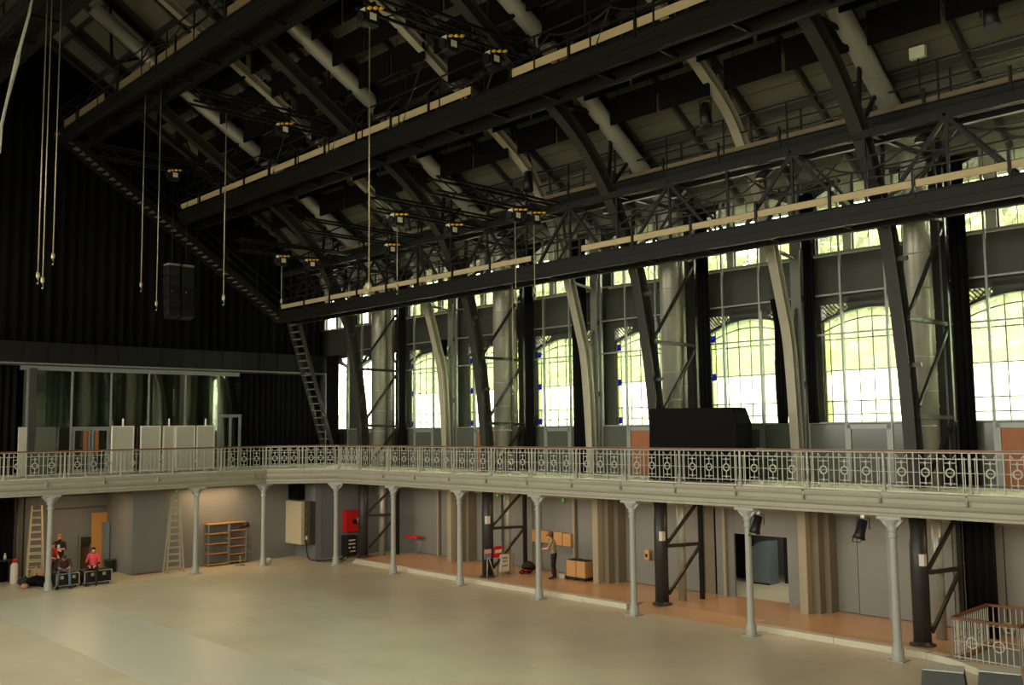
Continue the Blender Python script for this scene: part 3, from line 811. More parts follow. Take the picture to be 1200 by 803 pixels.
# ------------------------------------------------------------------ back gallery: fascia, foyer glass, display panels
def back_gallery():
    f = setting('trim_10', (XB, -4, 8.87))
    n = 22; y1 = 3.25; w = .985
    for i in range(n):
        y = y1-(i+.5)*w
        boxpiece('fascia_panel', (.10, w-.15, .88), (XB-.02, y, 9.36), M['fascia'], f)
        boxpiece('fascia_rib', (.05, .16, .90), (XB-.05, y-w/2, 9.36), M['dark'], f)
    MB().b2((XB-.6, y1-n*w, 8.8), (XB-.1, y1, 8.9)).build('fascia_soffit', M['facade'], f)
    MB().b2((XB-.06, y1-n*w, 8.86), (XB+.08, y1, 8.915)).build('fascia_lip', M['mull'], f)
    MB().b2((XB-.05, 3.16, ZD), (XB+.03, 3.26, 8.87)).build('end_post', M['mull'], f)
    # glazed foyer wall
    g = setting('window_30', (-4.2, -6, ZD))
    ys = [-11.51, -11.24, -9.46, -7.79, -6.10, -4.36, -2.70, -1.5]
    for y in ys[1:-1]: boxpiece('mullion', (.08, .08, 4.5), (-4.2, y, ZD+2.25), M['mull'], g)
    boxpiece('head', (.12, 9.9, .2), (-4.2, -6.6, 8.72), M['mull'], g)
    for y0, y1_ in zip(ys[1:], ys[2:]):
        if y0 == -2.70: zb = 6.75
        elif y0 == -9.46: zb = 6.2
        else: zb = ZD
        boxpiece('glass_panel', (.012, y1_-y0-.08, 8.62-zb), (-4.2, (y0+y1_)/2, (8.62+zb)/2), M['backglass'], g)
        if zb != ZD: boxpiece('door_head', (.1, y1_-y0, .12), (-4.2, (y0+y1_)/2, zb-.04), M['mull'], g)
    for k, (yc) in enumerate((-9.02, -8.22)):
        d = setting('door_%d' % (k+1), (-4.2, yc, ZD))
        for yy in (yc-.33, yc+.33): boxpiece('door_stile', (.06, .1, 1.88), (-4.17, yy, ZD+.94), M['mull'], d)
        boxpiece('door_rail', (.06, .76, .1), (-4.17, yc, ZD+1.85), M['mull'], d); boxpiece('door_rail', (.06, .76, .14), (-4.17, yc, ZD+.07), M['mull'], d)
        boxpiece('door_glass', (.01, .56, 1.66), (-4.17, yc, ZD+.97), M['backglass'], d)
        boxpiece('orange_push_board', (.03, .16, 1.0), (-4.14, yc+(.16 if k == 0 else -.16), ZD+1.3), M['orange'], d)
    d = setting('door_3', (-4.2, -2.3, ZD))
    for yy in (-2.62, -2.1, -1.6): boxpiece('door_stile', (.07, .12, 2.45), (-4.16, yy, ZD+1.22), M['mull'], d)
    boxpiece('door_rail', (.07, 1.1, .12), (-4.16, -2.1, ZD+2.44), M['mull'], d)
    boxpiece('door_glass', (.01, .9, 2.3), (-4.16, -2.1, ZD+1.2), M['backglass'], d)
    MB().b2((-4.9, -11.2, ZD), (-4.85, -1.6, 8.7)).build('wall_foyer', M['foyer'], kind='structure')
    MB().b2((-4.3, -11.22, ZD), (-4.0, -10.95, 8.7)).build('trim_11', M['facade'], kind='structure')
    # display panels on the deck
    spec = [(-8.93, -8.02, 'pale display panel nearest the orange-edged double doors'), (-7.73, -6.89, 'pale display panel, second from the double doors'),
            (-6.74, -6.24, 'narrow pale display panel, third from the double doors'), (-6.22, -5.36, 'pale display panel, fourth from the double doors'),
            (-5.27, -4.46, 'pale display panel nearest the grey single door on the back gallery')]
    for i, (a, b, l) in enumerate(spec):
        x = -1.0-.06*(i == 2)
        t = thing('display_panel', l, 'panel', (x, (a+b)/2, ZD), 'display panels on the back gallery')
        MB().b2((x-.05, a+.03, ZD+.12), (x+.03, b-.03, 6.2)).build('board', M['pnl'], t, bevel=.01)
        for y in (a+.02, b-.02): boxpiece('side_frame', (.10, .04, 1.93), (x, y, ZD+1.0), M['white'], t)
        for z in (6.2, ZD+.12): boxpiece('cross_frame', (.10, b-a, .04), (x, (a+b)/2, z), M['white'], t)
        for y in (a+.08, b-.08): boxpiece('foot', (.4, .06, .05), (x, y, ZD+.03), M['mull'], t)
        if i in (0, 2, 4):
            boxpiece('lamp_stub', (.05, .05, .32), (x, (a+b)/2, 6.36), M['lampglow'], t)
    t = thing('display_panel', 'wide darker grey panel standing left of the double doors', 'panel', (-1.0, -11.45, ZD))
    MB().b2((-1.06, -11.82, ZD+.08), (-.98, -11.09, 6.2)).build('board', M['dado'], t); 
    for y in (-11.7, -11.2): boxpiece('foot', (.4, .06, .05), (-1.02, y, ZD+.03), M['mull'], t)
    t = thing('display_panel', 'narrow pale panel at the left edge beside the black gallery curtain', 'panel', (-1.0, -12.3, ZD))
    MB().b2((-1.06, -12.46, ZD+.08), (-.98, -12.16, 6.2)).build('board', M['pnl'], t); boxpiece('foot', (.4, .2, .05), (-1.02, -12.3, ZD+.04), M['mull'], t)
M['fascia'] = mat('fascia_steel', (24, 24, 22), .6, spec=.2, var=.15, scale=2)
M['foyer'] = mat('foyer_wall', (110, 116, 92), .7, var=.1)
back_gallery()

# ------------------------------------------------------------------ stairs on the back wall
def stairs():
    t = thing('steel_stair', 'black open steel stair climbing the back curtain under the roof slope', 'stair', (-3.9, .4, 11.5))
    p, q = Vector((-3.9, .4, 11.45)), Vector((-3.9, -10.6, 18.9))
    for dx in (-.1, .75):
        o = Vector((dx, 0, 0)); barpiece('stringer', p+o, q+o, .06, .3, M['dark'], t)
        barpiece('hand_rail', p+o+Vector((0, 0, 1.0)), q+o+Vector((0, 0, 1.0)), .05, .05, M['dark'], t)
    n = 42
    for i in range(n):
        c = p.lerp(q, (i+.5)/n); boxpiece('tread', (.8, .24, .04), (c.x+.33, c.y, c.z+.05), M['tread'], t)
    for i in range(0, n, 6):
        c = p.lerp(q, (i+.5)/n); boxpiece('baluster', (.04, .04, 1.0), (c.x+.75, c.y, c.z+.5), M['dark'], t)
    t = thing('steep_ladder', 'steep steel ship ladder rising from the back gallery to the lowest catwalk', 'ladder', (-2.9, 3.0, ZD))
    p, q = Vector((-2.9, 2.62, ZD)), Vector((-2.9, .35, 11.3))
    for dx in (-.05, .85): barpiece('stringer', p+Vector((dx, 0, 0)), q+Vector((dx, 0, 0)), .06, .2, M['rib'], t)
    for i in range(20):
        c = p.lerp(q, (i+.6)/20); boxpiece('rung', (.86, .2, .045), (c.x+.4, c.y+.02, c.z), M['tread2'], t)
M['tread'] = mat('stair_tread', (120, 116, 102), .5, metal=.3, var=.15)
M['tread2'] = mat('ladder_tread', (120, 118, 106), .45, metal=.3, var=.1)
stairs()

# ------------------------------------------------------------------ catwalks
def catwalk(label, y0, y1, zb, zt, x0, x1, boards, bz, top=None, rail_back=True, truss=False, boardmat='board', node0=25.65, hangers=None, clampred=()):
    t = thing('catwalk', label, 'catwalk', ((x0+x1)/2, (y0+y1)/2, zb), 'technical catwalks')
    for nm, y in (('front_beam', y0), ('back_beam', y1)):
        # channel beam: web and two flanges
        MB().b2((x0, y-.02, zb), (x1, y+.02, zt)).b2((x0, y-.09, zt-.03), (x1, y+.09, zt)).b2((x0, y-.09, zb), (x1, y+.09, zb+.03)).b2((x0, y-.055, (zb+zt)/2-.02), (x1, y+.02, (zb+zt)/2+.02)).build(nm, M['catbeam'], t)
    n = int((x1-x0)/2.135)
    for i in range(n):
        a = x0+(x1-x0)*i/n; b = x0+(x1-x0)*(i+1)/n
        boxpiece('deck_plate', (b-a-.02, y1-y0-.1, .04), ((a+b)/2, (y0+y1)/2, zt-.1), M['dark'], t)
        boxpiece('cross_bearer', (.08, y1-y0, .12), (a, (y0+y1)/2, zb+.12), M['dark'], t)
    for a, b in boards:
        k = max(1, round((b-a)/2.1)); w = (b-a)/k
        for i in range(k):
            boxpiece('kick_board', (w-.04, .03, bz[1]-bz[0]), (a+(i+.5)*w, y0+.02, (bz[0]+bz[1])/2), M[boardmat], t)
            boxpiece('clamp', (.07, .07, bz[1]-bz[0]+.5), (a+i*w, y0-.02, (bz[0]+bz[1])/2), M['dark'], t)
    for y in ((y0, y1) if not truss else (y1,)):
        for h in (.55, 1.08): MB().bar((x0, y, zt+h), (x1, y, zt+h), .045, .045).build('hand_rail', M['dark'], t)
        m = int((x1-x0)/2.135)
        for i in range(m+1): boxpiece('rail_post', (.045, .045, 1.1), (x0+(x1-x0)*i/m, y, zt+.55), M['dark'], t)
    if truss:
        MB().b2((x0, y0-.0, top-.1), (x1, y0+.16, top+.1)).build('top_chord', M['catbeam'], t)
        MB().b2((x0, y1-.08, top-.08), (x1, y1+.08, top+.08)).build('top_chord', M['dark'], t)
        L = 4.14; k0 = math.floor((x0-node0)/L); k1 = math.ceil((x1-node0)/L)
        for k in range(k0, k1+1):
            xt = node0+k*L
            for sg in (-1, 1):
                xb = xt+sg*L*.36
                if x0 < xt < x1 and x0 < xb < x1:
                    barpiece('truss_diagonal', (xt, y0+.08, top-.05), (xb, y0+.08, zt), .08, .09, M['dark'], t)
                    barpiece('truss_diagonal', (xt, y1, top-.05), (xb, y1, zt), .07, .07, M['dark'], t)
            for xx in (xt-L/2, xt):
                if x0 < xx < x1: boxpiece('truss_post', (.07, .07, top-zt), (xx, y0+.08, (top+zt)/2), M['dark'], t)
            if x0 < xt < x1: MB().bar((xt, y0, top), (xt, y1, top), .08, .08).build('cross_strut', M['dark'], t)
        for h in (.62, 1.2): MB().bar((x0, y0+.1, zt+h), (x1, y0+.1, zt+h), .035, .035).build('hand_rail', M['dark'], t)
    if hangers:
        for xx, dx, dz in hangers: tubepiece('hanger_rod', [(xx, y0, zt), (xx+dx, y0+.2, zt+dz)], .03, M['rib'], t, 6)
    return t
M['catbeam'] = mat('catwalk_beam', (29, 29, 25), .5, metal=.1, spec=.25, var=.2, scale=1.5, stretch=(.3, 3, 3))
M['dullboard'] = mat('dull_kick_board', (120, 104, 78), .7, var=.15)
catwalk('lowest catwalk truss, nearest the arched windows, with long pale kick boards', -1.0, -.1, 11.05, 11.57, -1.5, 33.5, [(-1.4, 15.6), (17.9, 33.4)], (11.72, 11.90), top=13.35, truss=True)
catwalk('middle catwalk with long pale kick boards crossing the picture, above the lowest one', -5.2, -4.2, 15.42, 16.08, -3.6, 33, [(-3.3, 17.3), (19.1, 28.5)], (16.22, 16.46),
        hangers=[(x, 1.2, 2.6) for x in (1, 5.2, 9.5, 13.8, 18, 22.4, 26.6)])
catwalk('highest catwalk in the upper left corner with a broken line of pale kick boards', -10.4, -9.4, 18.3, 18.95, -3.8, 33, [(-3.4, -2), (-1.6, 1.2), (2.6, 5.6), (6.2, 9.4), (11.5, 18)], (19.05, 19.35), boardmat='dullboard')
catwalk('slim railed catwalk tucked under the roof slope behind the cream ribs', .25, 1.05, 13.8, 14.14, -1, 33.5, [(-.5, 33)], (14.16, 14.30), boardmat='dullboard')
catwalk('dim catwalk beyond the ridge at the top left corner', -15.6, -14.6, 18.3, 18.95, -3.8, 24, [], (19, 19.2))

# ------------------------------------------------------------------ acoustic baffles under the roof
def baffles():
    me = MB().box((0, 0, 0), (1.8, .07, .88)).mesh('baffle_board', M['black'])
    hk = MB().bar((-.6, 0, .44), (-.6, 0, .7), .02).bar((.6, 0, .44), (.6, 0, .7), .02).mesh('hanger', M['dark'])
    bay = ['first', 'second', 'third', 'fourth', 'fifth', 'sixth', 'seventh', 'eighth']
    rown = ['lowest', 'second lowest', 'third lowest', 'fourth lowest', 'fifth lowest', 'sixth lowest', 'seventh lowest']
    for i, bx in enumerate(BAYS[:8]):
        for r in range(7):
            y = -1.3-r*.95; z = roofz(y)-1.08
            for k in range(2):
                x = bx+.55+.9+k*1.95-(.35 if r % 2 else 0)+.1*(r % 3)
                t = thing('acoustic_baffle', '%s black acoustic baffle, %s row, %s roof bay from back wall' % (('left', 'right')[k], rown[r], bay[i]), 'baffle', (x, y, z), 'black acoustic baffles under the roof')
                piece('baffle_board', me, (x, y, z), t); piece('hanger', hk, (x, y, z), t)
baffles()

# ------------------------------------------------------------------ lighting bridges, hoists, chains
def bridge(label, x, y0, y1, z):
    t = thing('lighting_bridge', label, 'truss', (x, (y0+y1)/2, z), 'cross lighting bridges')
    for dx in (-.2, .2):
        for dz in (0, .45): MB().bar((x+dx, y0, z+dz), (x+dx, y1, z+dz), .07, .07).build('chord', M['dark'], t)
    n = max(3, int(abs(y1-y0)/.9))
    for i in range(n):
        a, b = y0+(y1-y0)*i/n, y0+(y1-y0)*(i+1)/n
        for dx in (-.2, .2): MB().bar((x+dx, a, z+(0 if i % 2 else .45)), (x+dx, b, z+(.45 if i % 2 else 0)), .035, .035).build('lacing', M['dark'], t)
def hoist(label, x, y, z, zchain=None, amber=True, clabel=None):
    t = thing('chain_hoist', label, 'hoist', (x, y, z), 'chain hoists')
    MB().b2((x-.16, y-.2, z-.5), (x+.16, y+.2, z-.05)).build('motor_body', M['blackpl'], t, bevel=.03)
    MB().tube([(x, y-.3, z-.3), (x, y-.2, z-.3)], .14, 10).build('end_cap', M['blackpl'], t)
    MB().b2((x+.16, y-.1, z-.38), (x+.17, y+.1, z-.2)).b2((x-.1, y-.215, z-.22), (x+.1, y-.2, z-.08)).build('rating_plate', M['lampglow'], t)
    MB().tube([(x, y, z-.05), (x, y, z+.12)], .02, 6).build('hook', M['dark'], t)
    if amber:
        for k in range(3): MB().b2((x+.17+.1*k, y-.2+.12*k, z-.16), (x+.28+.1*k, y-.12+.12*k, z-.11)).build('amber_marker', M['amber'], t)
    if zchain: chain(clabel or label.replace('black chain hoist', 'hanging chain of the hoist'), x, y, z-.35, zchain)
def chain(label, x, y, z1, z0, r=.016):
    t = thing('hoist_chain', label, 'chain', (x, y, z0), 'hanging hoist chains')
    MB().tube([(x, y, z0+.3), (x, y, z1)], r, 6).build('chain_fall', M['chain'], t)
    MB().lathe([(.02, .3), (.05, .26), (.05, .14), (.025, .1)], (x, y, z0), 8).build('hook_block', M['chain'], t)
    MB().tube([(x, y, z0+.1), (x+.05, y, z0+.05), (x+.045, y, z0-.03), (x, y, z0-.06), (x-.045, y, z0-.02)], .016, 6).build('hook', M['chain'], t)
def rigging():
    for x, l in ((3.2, 'first low lighting bridge from the back, at lowest catwalk height'), (8.2, 'second low lighting bridge from the back'), (12.7, 'third low lighting bridge from the back'), (15.9, 'fourth low lighting bridge from the back, carrying a pair of hoists')):
        bridge('black '+l, x, -5.6, -.1, 13.35)
    for x, l in ((1.2, 'first high lighting bridge, nearest the back curtain'), (9.5, 'second high lighting bridge from the back'), (19.2, 'third high lighting bridge from the back')):
        bridge('black '+l, x, -10.6, -4.3, 16.75)
    H = [(15.85, -2.0, 13.4, 10.0, 'left black chain hoist on the fourth low bridge'), (15.95, -1.2, 13.4, 10.4, 'right black chain hoist on the fourth low bridge'),
         (12.65, -2.1, 13.4, None, 'black chain hoist on the third low bridge'), (12.7, -4.6, 13.4, 10.6, 'outer black chain hoist on the third low bridge'),
         (8.2, -1.6, 13.4, None, 'black chain hoist on the second low bridge'), (3.2, -2.2, 13.4, None, 'black chain hoist on the first low bridge'), (3.2, -3.6, 13.4, 11.2, 'outer black chain hoist on the first low bridge'),
         (19.15, -10.25, 16.8, 9.35, 'black chain hoist at the outer end of the third high bridge'), (19.2, -7.6, 16.8, None, 'black chain hoist midway along the third high bridge'),
         (19.2, -6.0, 16.8, None, 'inner black chain hoist on the third high bridge'), (9.5, -7.2, 16.8, None, 'black chain hoist on the second high bridge'), (1.2, -7.5, 16.8, None, 'black chain hoist on the first high bridge')]
    for x, y, z, zc, l in H: hoist(l, x, y, z, zc, clabel='long '+l.replace('black chain hoist', 'chain hanging from the hoist'))
    C = [(5, -9.71, 18.9, 10.41, 'long bright chain hanging lowest, just left of the twin line arrays'), (5, -10.29, 18.9, 11.05, 'thin chain beside the brightest long chain left of the line arrays'),
         (9.3, -9.25, 16.8, 10.2, 'single chain hanging right of the twin line arrays'), (9.9, -15.24, 18.9, 10.27, 'outer chain of the close pair at the far left'),
         (10.2, -15.2, 18.9, 10.1, 'inner chain of the close pair at the far left'), (10, -14.88, 18.9, 10.85, 'shorter chain right of the close pair at the far left'),
         (14.2, -.6, 11.5, 7.2, 'thin chain hanging below the lowest catwalk in front of the windows')]
    for x, y, z1, z0, l in C: chain(l, x, y, z1, z0, .017)
    # whitish safety rope in the top left corner
    r = [(10, -15.0, 22.5), (10, -15.55, 19.3), (10, -15.75, 18.0), (10.05, -15.98, 16.9), (10, -16.02, 16.55), (10, -16.25, 15.3), (10, -16.36, 14.6), (10, -16.38, 13.8)]
    MB().tube(r, [.035, .035, .04, .045, .07, .04, .045, .03], 7).build('hanging_rope', M['worn'], None, 'thick whitish rope hanging crookedly in the top left corner', 'rope')
    # twin line arrays
    for k, yy in enumerate((-7.5, -6.9)):
        x = 1.2; z = 12.76
        t = thing('line_array', ('left' if k == 0 else 'right')+' hanging black line array loudspeaker before the back curtain', 'loudspeaker', (x, yy, z), 'twin line arrays')
        for j in range(5):
            a = -.02-.05*j
            MB().box((x+.03*j*j*.3, yy, z-.25-j*.43), (.5, .52, .40), Matrix.Rotation(a, 3, 'Y')).build('speaker_box', M['blackpl'], t, bevel=.02)
            boxpiece('grille_dot', (.03, .06, .06), (x+.27+.03*j*j*.3, yy-.1, z-.25-j*.43), M['tread2'], t) if j == 2 else None
        MB().b2((x-.25, yy-.24, z-.03), (x+.25, yy+.24, z+.05)).build('fly_bar', M['mull'], t)
        MB().tube([(x, yy, z+.05), (x, yy, 16.76)], .015, 6).build('fly_cable', M['dark'], t)
    # wall brackets with spotlights hung under the roof
    S_ = [(23.0, -1.05, 15.0, 'black spotlight clamped to the third cream rib near the roof'), (14.9, -.4, 14.75, 'black spotlight clamped to the second cream rib near the roof'), (30.8, -.6, 15.6, 'black spotlight hanging at the top right corner')]
    for x, y, z, l in S_:
        t = thing('spotlight', l, 'spotlight', (x, y, z), 'spotlights under the roof')
        MB().tube([(x, y, z+.35), (x+.1, y-.12, z-.35)], [.14, .19], 10).build('lamp_body', M['blackpl'], t)
        MB().tube([(x-.2, y, z), (x-.2, y, z+.5), (x+.2, y, z+.5), (x+.2, y, z)], .02, 6).build('yoke', M['dark'], t)
    t = thing('floodlight', 'small white floodlight on the slim upper catwalk rail at the right', 'floodlight', (28.6, .3, 15.1))
    MB().b2((28.5, .2, 15.4), (28.9, .35, 15.7)).build('lamp_head', M['lampglow'], t); MB().tube([(28.7, .3, 14.1), (28.7, .3, 15.4)], .02, 6).build('stem', M['dark'], t)
rigging()
def cables():
    def swag(label, x0, x1, y, z, n, dip):
        pts = []
        for i in range(n):
            xa, xb = x0+(x1-x0)*i/n, x0+(x1-x0)*(i+1)/n
            for k in range(6):
                u = k/6; pts.append((xa+(xb-xa)*u, y+.05*math.sin(i*2.1+u*3), z-dip*4*u*(1-u)*(1+.4*math.sin(i*1.7))))
        MB().tube(pts, .03, 5).build('power_cable', M['blackpl'], None, label, 'cable', 'cables along the catwalks')
    swag('black cable looped along the handrail of the lowest catwalk', -1, 33, -.93, 12.72, 16, .35)
    swag('second black cable drooping below the top chord of the lowest catwalk', -1, 33, -.15, 13.2, 11, .6)
    swag('black cable looped along the front of the middle catwalk', -3, 30, -5.12, 17.1, 14, .4)
    swag('black cable looped along the front of the highest catwalk', -3, 30, -10.3, 20.0, 12, .4)
    k = 0
    for x in (2.4, 6.8, 9.6, 13.4, 18.6, 21.4, 24.4, 29.0):
        t = thing('profile_lamp', 'black stage lamp under the slim upper catwalk, %s from the back wall' % ORD[k], 'stage lamp', (x, .1, 13.8), 'lamps under the slim catwalk'); k += 1
        MB().tube([(x, .15, 13.4), (x-.05, -.1, 13.2), (x-.1, -.35, 13.0)], [.1, .12, .15], 10).build('lamp_body', M['blackpl'], t)
        MB().tube([(x, .2, 13.82), (x, .2, 13.5), (x, .05, 13.35)], .02, 6).build('bracket', M['dark'], t)
        MB().lathe([(.11, -.01), (.11, .0)], (x-.1, -.36, 12.98), 10).build('lens', M['lampglow'], t)
cables()

# ------------------------------------------------------------------ things on the side gallery
def side_gallery_things():
    x0, x1 = 19.3, 22.5; y0, y1 = .55, 1.45
    mb = MB(); n = 12
    t = thing('covered_crate', 'large black cloth covered crate standing on the side gallery', 'crate', ((x0+x1)/2, 1.0, ZD))
    MB().add([(x0, y0, ZD+.02), (x1+.1, y0, ZD+.02), (x1+.1, y1, ZD+.02), (x0, y1, ZD+.02), (x0+.02, y0+.06, 6.53), (x1-.04, y0+.06, 6.5), (x1-.04, y1-.06, 6.5), (x0+.02, y1-.06, 6.53), (x1+.12, y0, 6.02), (x1+.12, y1, 6.02)],
             [(0, 1, 8, 5, 4), (1, 2, 9, 8), (8, 9, 6, 5), (2, 3, 7, 6, 9), (3, 0, 4, 7), (4, 5, 6, 7), (3, 2, 1, 0)]).build('cloth_cover', M['black2'], t, bevel=.03)
    MB().b2((x0+.1, y0+.1, ZD), (x1-.1, y1-.1, ZD+.12)).build('pallet', M['blackpl'], t)
M['black2'] = mat('black_cover', (16, 16, 15), .9, var=.1, scale=1, spec=.1)
side_gallery_things()

# ------------------------------------------------------------------ under the galleries
def spot_under(label, x, y, z):
    t = thing('stage_spotlight', label, 'spotlight', (x, y, z), 'spotlights under the side gallery')
    MB().b2((x-.05, y-.05, z-.08), (x+.05, y+.05, z)).build('clamp', M['white'], t)
    a, b = Vector((x, y, z-.12)), Vector((x-.1, y-.1, z-.62)); MB().tube([a, a.lerp(b, .75), b], [.11, .13, .17], 12).build('lamp_body', M['blackpl'], t)
    MB().tube([b+Vector((-.15, 0, .02)), b+Vector((-.1, -.14, -.06)), b+Vector((.1, -.14, -.06)), b+Vector((.15, 0, .02))], .012, 5).build('barn_door', M['blackpl'], t)
    MB().tube([a+Vector((-.16, 0, -.25)), a+Vector((-.16, 0, .05)), a+Vector((.16, 0, .05)), a+Vector((.16, 0, -.25))], .014, 5).build('yoke', M['dark'], t)
def ladder_A(name, label, base, axis, W, H, spread, rungs, mat_, closed_top=.3, group=None):
    """double ladder: two rails each side; axis = direction of width"""
    t = thing(name, label, 'ladder', base, group); b = Vector(base); ax = Vector(axis).normalized(); fw = Vector((-ax.y, ax.x, 0))
    for s in (-1, 1):          # the two legs
        for k in (-1, 1):
            f = b+ax*(k*W/2)+fw*(s*spread/2); tp = b+ax*(k*closed_top/2)+fw*(s*.05)+Vector((0, 0, H))
            barpiece('rail', f, tp, .05, .07, M[mat_], t)
        for i in range(rungs):
            u = (i+.7)/(rungs+.4)
            l = (b+ax*(-W/2)+fw*(s*spread/2)).lerp(b+ax*(-closed_top/2)+fw*(s*.05)+Vector((0, 0, H)), u)
            r = (b+ax*(W/2)+fw*(s*spread/2)).lerp(b+ax*(closed_top/2)+fw*(s*.05)+Vector((0, 0, H)), u)
            barpiece('rung', l, r, .035, .045, M[mat_], t)
    return t
def props():
    spot_under('black stage spotlight hanging under the gallery left of the column by the stair railing', 26.85, -.12, 3.6)
    spot_under('small black spotlight hanging beside the column before the doorway', 23.6, .1, 3.5)
    # ladders
    ladder_A('double_ladder', 'tall pale double ladder standing behind the leftmost column', (-3.4, -10.98, 0), (0.25, 1, 0), .62, 3.0, .9, 10, 'alu2', .36)
    ladder_A('double_ladder', 'slim aluminium double ladder standing against the grey wall left of the shelves', (-1.15, -6.12, 0), (0.1, 1, 0), .72, 3.2, .45, 11, 'alu', .3)
    # shelves
    t = thing('shelving_unit', 'metal shelving unit with orange-brown shelves against the wall under the back gallery', 'shelf', (-1.68, -3.5, 0))
    for y in (-4.4, -3.46, -3.4, -2.6):
        for x in (-1.86, -1.48): boxpiece('upright', (.04, .04, 1.85), (x, y, .93), M['mull'], t)
    for j, (ya, yb, zs) in enumerate(((-4.42, -3.44, (.08, .55, .98, 1.42, 1.84)), (-3.42, -2.58, (.12, .45, .8, 1.15, 1.5, 1.84)))):
        for z in zs: boxpiece('shelf_board', (.42, yb-ya, .04), (-1.67, (ya+yb)/2, z), M['shelf'], t)
        MB().b2((-1.89, ya, .05), (-1.87, yb, 1.82)).build('back_panel', M['wallblue'], t)
    MB().tube([(-1.5, -2.75, 1.66), (-1.42, -2.5, 1.72)], [.07, .12], 8).tube([(-1.5, -2.95, 1.6), (-1.5, -2.75, 1.66)], .03, 6).build('clip_lamp', M['blackpl'], None, 'small black clip lamp lying on the right end of the shelving unit', 'lamp')
    t = thing('barrier_stand', 'low metal post stand on the floor in front of the shelving unit', 'stand', (-.95, -3.15, 0))
    MB().lathe([(.22, 0), (.22, .03), (.05, .05)], (-.95, -3.15, 0), 12).build('base', M['tread2'], t); MB().tube([(-.95, -3.15, .05), (-.95, -3.15, .42)], .03, 6).build('stem', M['mull'], t)
    MB().blob((-.3, -2.1, .15), .14, 12, 8).build('white_ball', M['white'], None, 'white ball lying on the floor beside a thin column', 'ball')
    # wall cabinet
    t = thing('wall_cabinet', 'tall cream electrical wall cabinet hung in the corner under the gallery', 'cabinet', (-1.2, .1, .62))
    MB().b2((-2.0, -.32, .66), (-.55, .22, 2.66)).build('body', M['cabinet'], t, bevel=.02); MB().b2((-1.97, -.335, .70), (-.58, -.322, 2.62)).build('door', M['cabinet'], t)
    MB().b2((-.52, -.15, .7), (-.05, .13, 2.66)).build('cable_box', M['facade'], t)
    for k in range(4): boxpiece('socket', (.12, .04, .16), (-.3, -.17, 1.0+.4*k), M['railwood'] if k else M['white'], t)
    MB().b2((-2.0, -.2, 2.72), (-1.1, .2, 3.4)).build('air_duct_outlet', M['black2'], None, 'dark square duct outlet above the cream wall cabinet', 'duct')
    cb = [(-.25, -.2, .75), (-.2, -.22, .4), (-.05, -.22, .12), (.2, -.2, .03), (.5, 0, .03), (.75, .3, .04), (1.0, .9, .06), (1.1, 1.2, .3), (1.15, 1.4, .6)]
    MB().tube(cb, .035, 7).build('power_cable', M['blackpl'], None, 'thick black power cable sagging from the cabinet across the corner floor', 'cable')
    MB().tube([(.2, -.1, .02), (.7, -.2, .02), (1.2, .1, .02), (1.5, .6, .02), (1.1, 1.0, .02), (.6, .7, .02)], .02, 6).build('power_cable', M['green'], None, 'thin dark cable curled on the floor near the corner column', 'cable')
    # fire hose cabinet
    t = thing('fire_hose_cabinet', 'bright red fire hose cabinet on the slate wall behind the corner', 'cabinet', (.05, 2.1, 1.1))
    MB().b2((-.1, 1.66, 1.12), (.18, 2.56, 2.14)).build('box', M['red'], t, bevel=.02); MB().b2((.18, 1.72, 1.17), (.2, 2.5, 2.09)).build('door', M['red'], t)
    MB().tube([(.2, 2.15, 1.6), (.25, 2.15, 1.6)], .12, 12).build('hose_window', M['blackpl'], t); MB().b2((.2, 2.3, 1.55), (.25, 2.36, 1.75)).build('handle', M['white'], t)
    # equipment rack
    t = thing('equipment_rack', 'black wheeled equipment rack with white slots under the red hose cabinet', 'rack', (.6, 1.7, 0))
    MB().b2((.2, 1.4, .08), (.7, 1.95, 1.02)).build('case', M['blackpl'], t, bevel=.015)
    for k in range(4): boxpiece('slot_panel', (.02, .36, .06), (.71, 1.66, .3+.17*k), M['white'], t)
    for y in (1.47, 1.88):
        for x in (.28, .62): MB().tube([(x-.02, y, .04), (x+.02, y, .04)], .04, 8).build('caster', M['blackpl'], t)
    t = thing('metal_stand', 'grey pole stand beside the black rack in the corner', 'stand', (.9, 2.2, 0))
    MB().tube([(.9, 2.25, .02), (.9, 2.25, 1.05)], .03, 8).build('pole', M['mull'], t); MB().lathe([(.18, 0), (.18, .03), (.04, .05)], (.9, 2.25, 0), 10).build('foot', M['mull'], t)
    MB().b2((1.2, 2.3, 0), (1.6, 2.6, .07)).build('orange_tool', M['red'], None, 'small orange-red tool lying on the floor by the first dark post', 'tool')
    # back left group
    MB().box((-4.35, -8.08, 1.24), (.04, .66, 2.46), Matrix.Rotation(-.05, 3, 'Y')).build('plywood_sheet', M['ply'], None, 'tall bare plywood sheet leaning on the grey recess wall', 'board')
    t = thing('open_locker', 'narrow open frame with brown inside against the recess wall', 'locker', (-4.5, -8.62, 0))
    MB().b2((-4.68, -8.84, .02), (-4.6, -8.4, 1.47)).build('back', M['browncloth'], t)
    for y in (-8.86, -8.38): boxpiece('frame_side', (.3, .04, 1.5), (-4.55, y, .75), M['mull'], t)
    boxpiece('frame_top', (.3, .5, .04), (-4.55, -8.62, 1.48), M['mull'], t); boxpiece('frame_shelf', (.28, .44, .3), (-4.55, -8.62, 1.3), M['darkcloth'], t)
    t = thing('plastic_bin', 'dark green plastic bin in the wall corner right of the plywood', 'bin', (-3.2, -8.05, 0))
    MB().lathe([(.19, 0), (.23, .5), (.25, .5), (.25, .54), (.22, .54)], (-3.2, -8.05, 0), 14).build('tub', M['green'], t); MB().lathe([(.225, .45), (.225, .5)], (-3.2, -8.05, 0), 14).build('rim', M['green'], t)
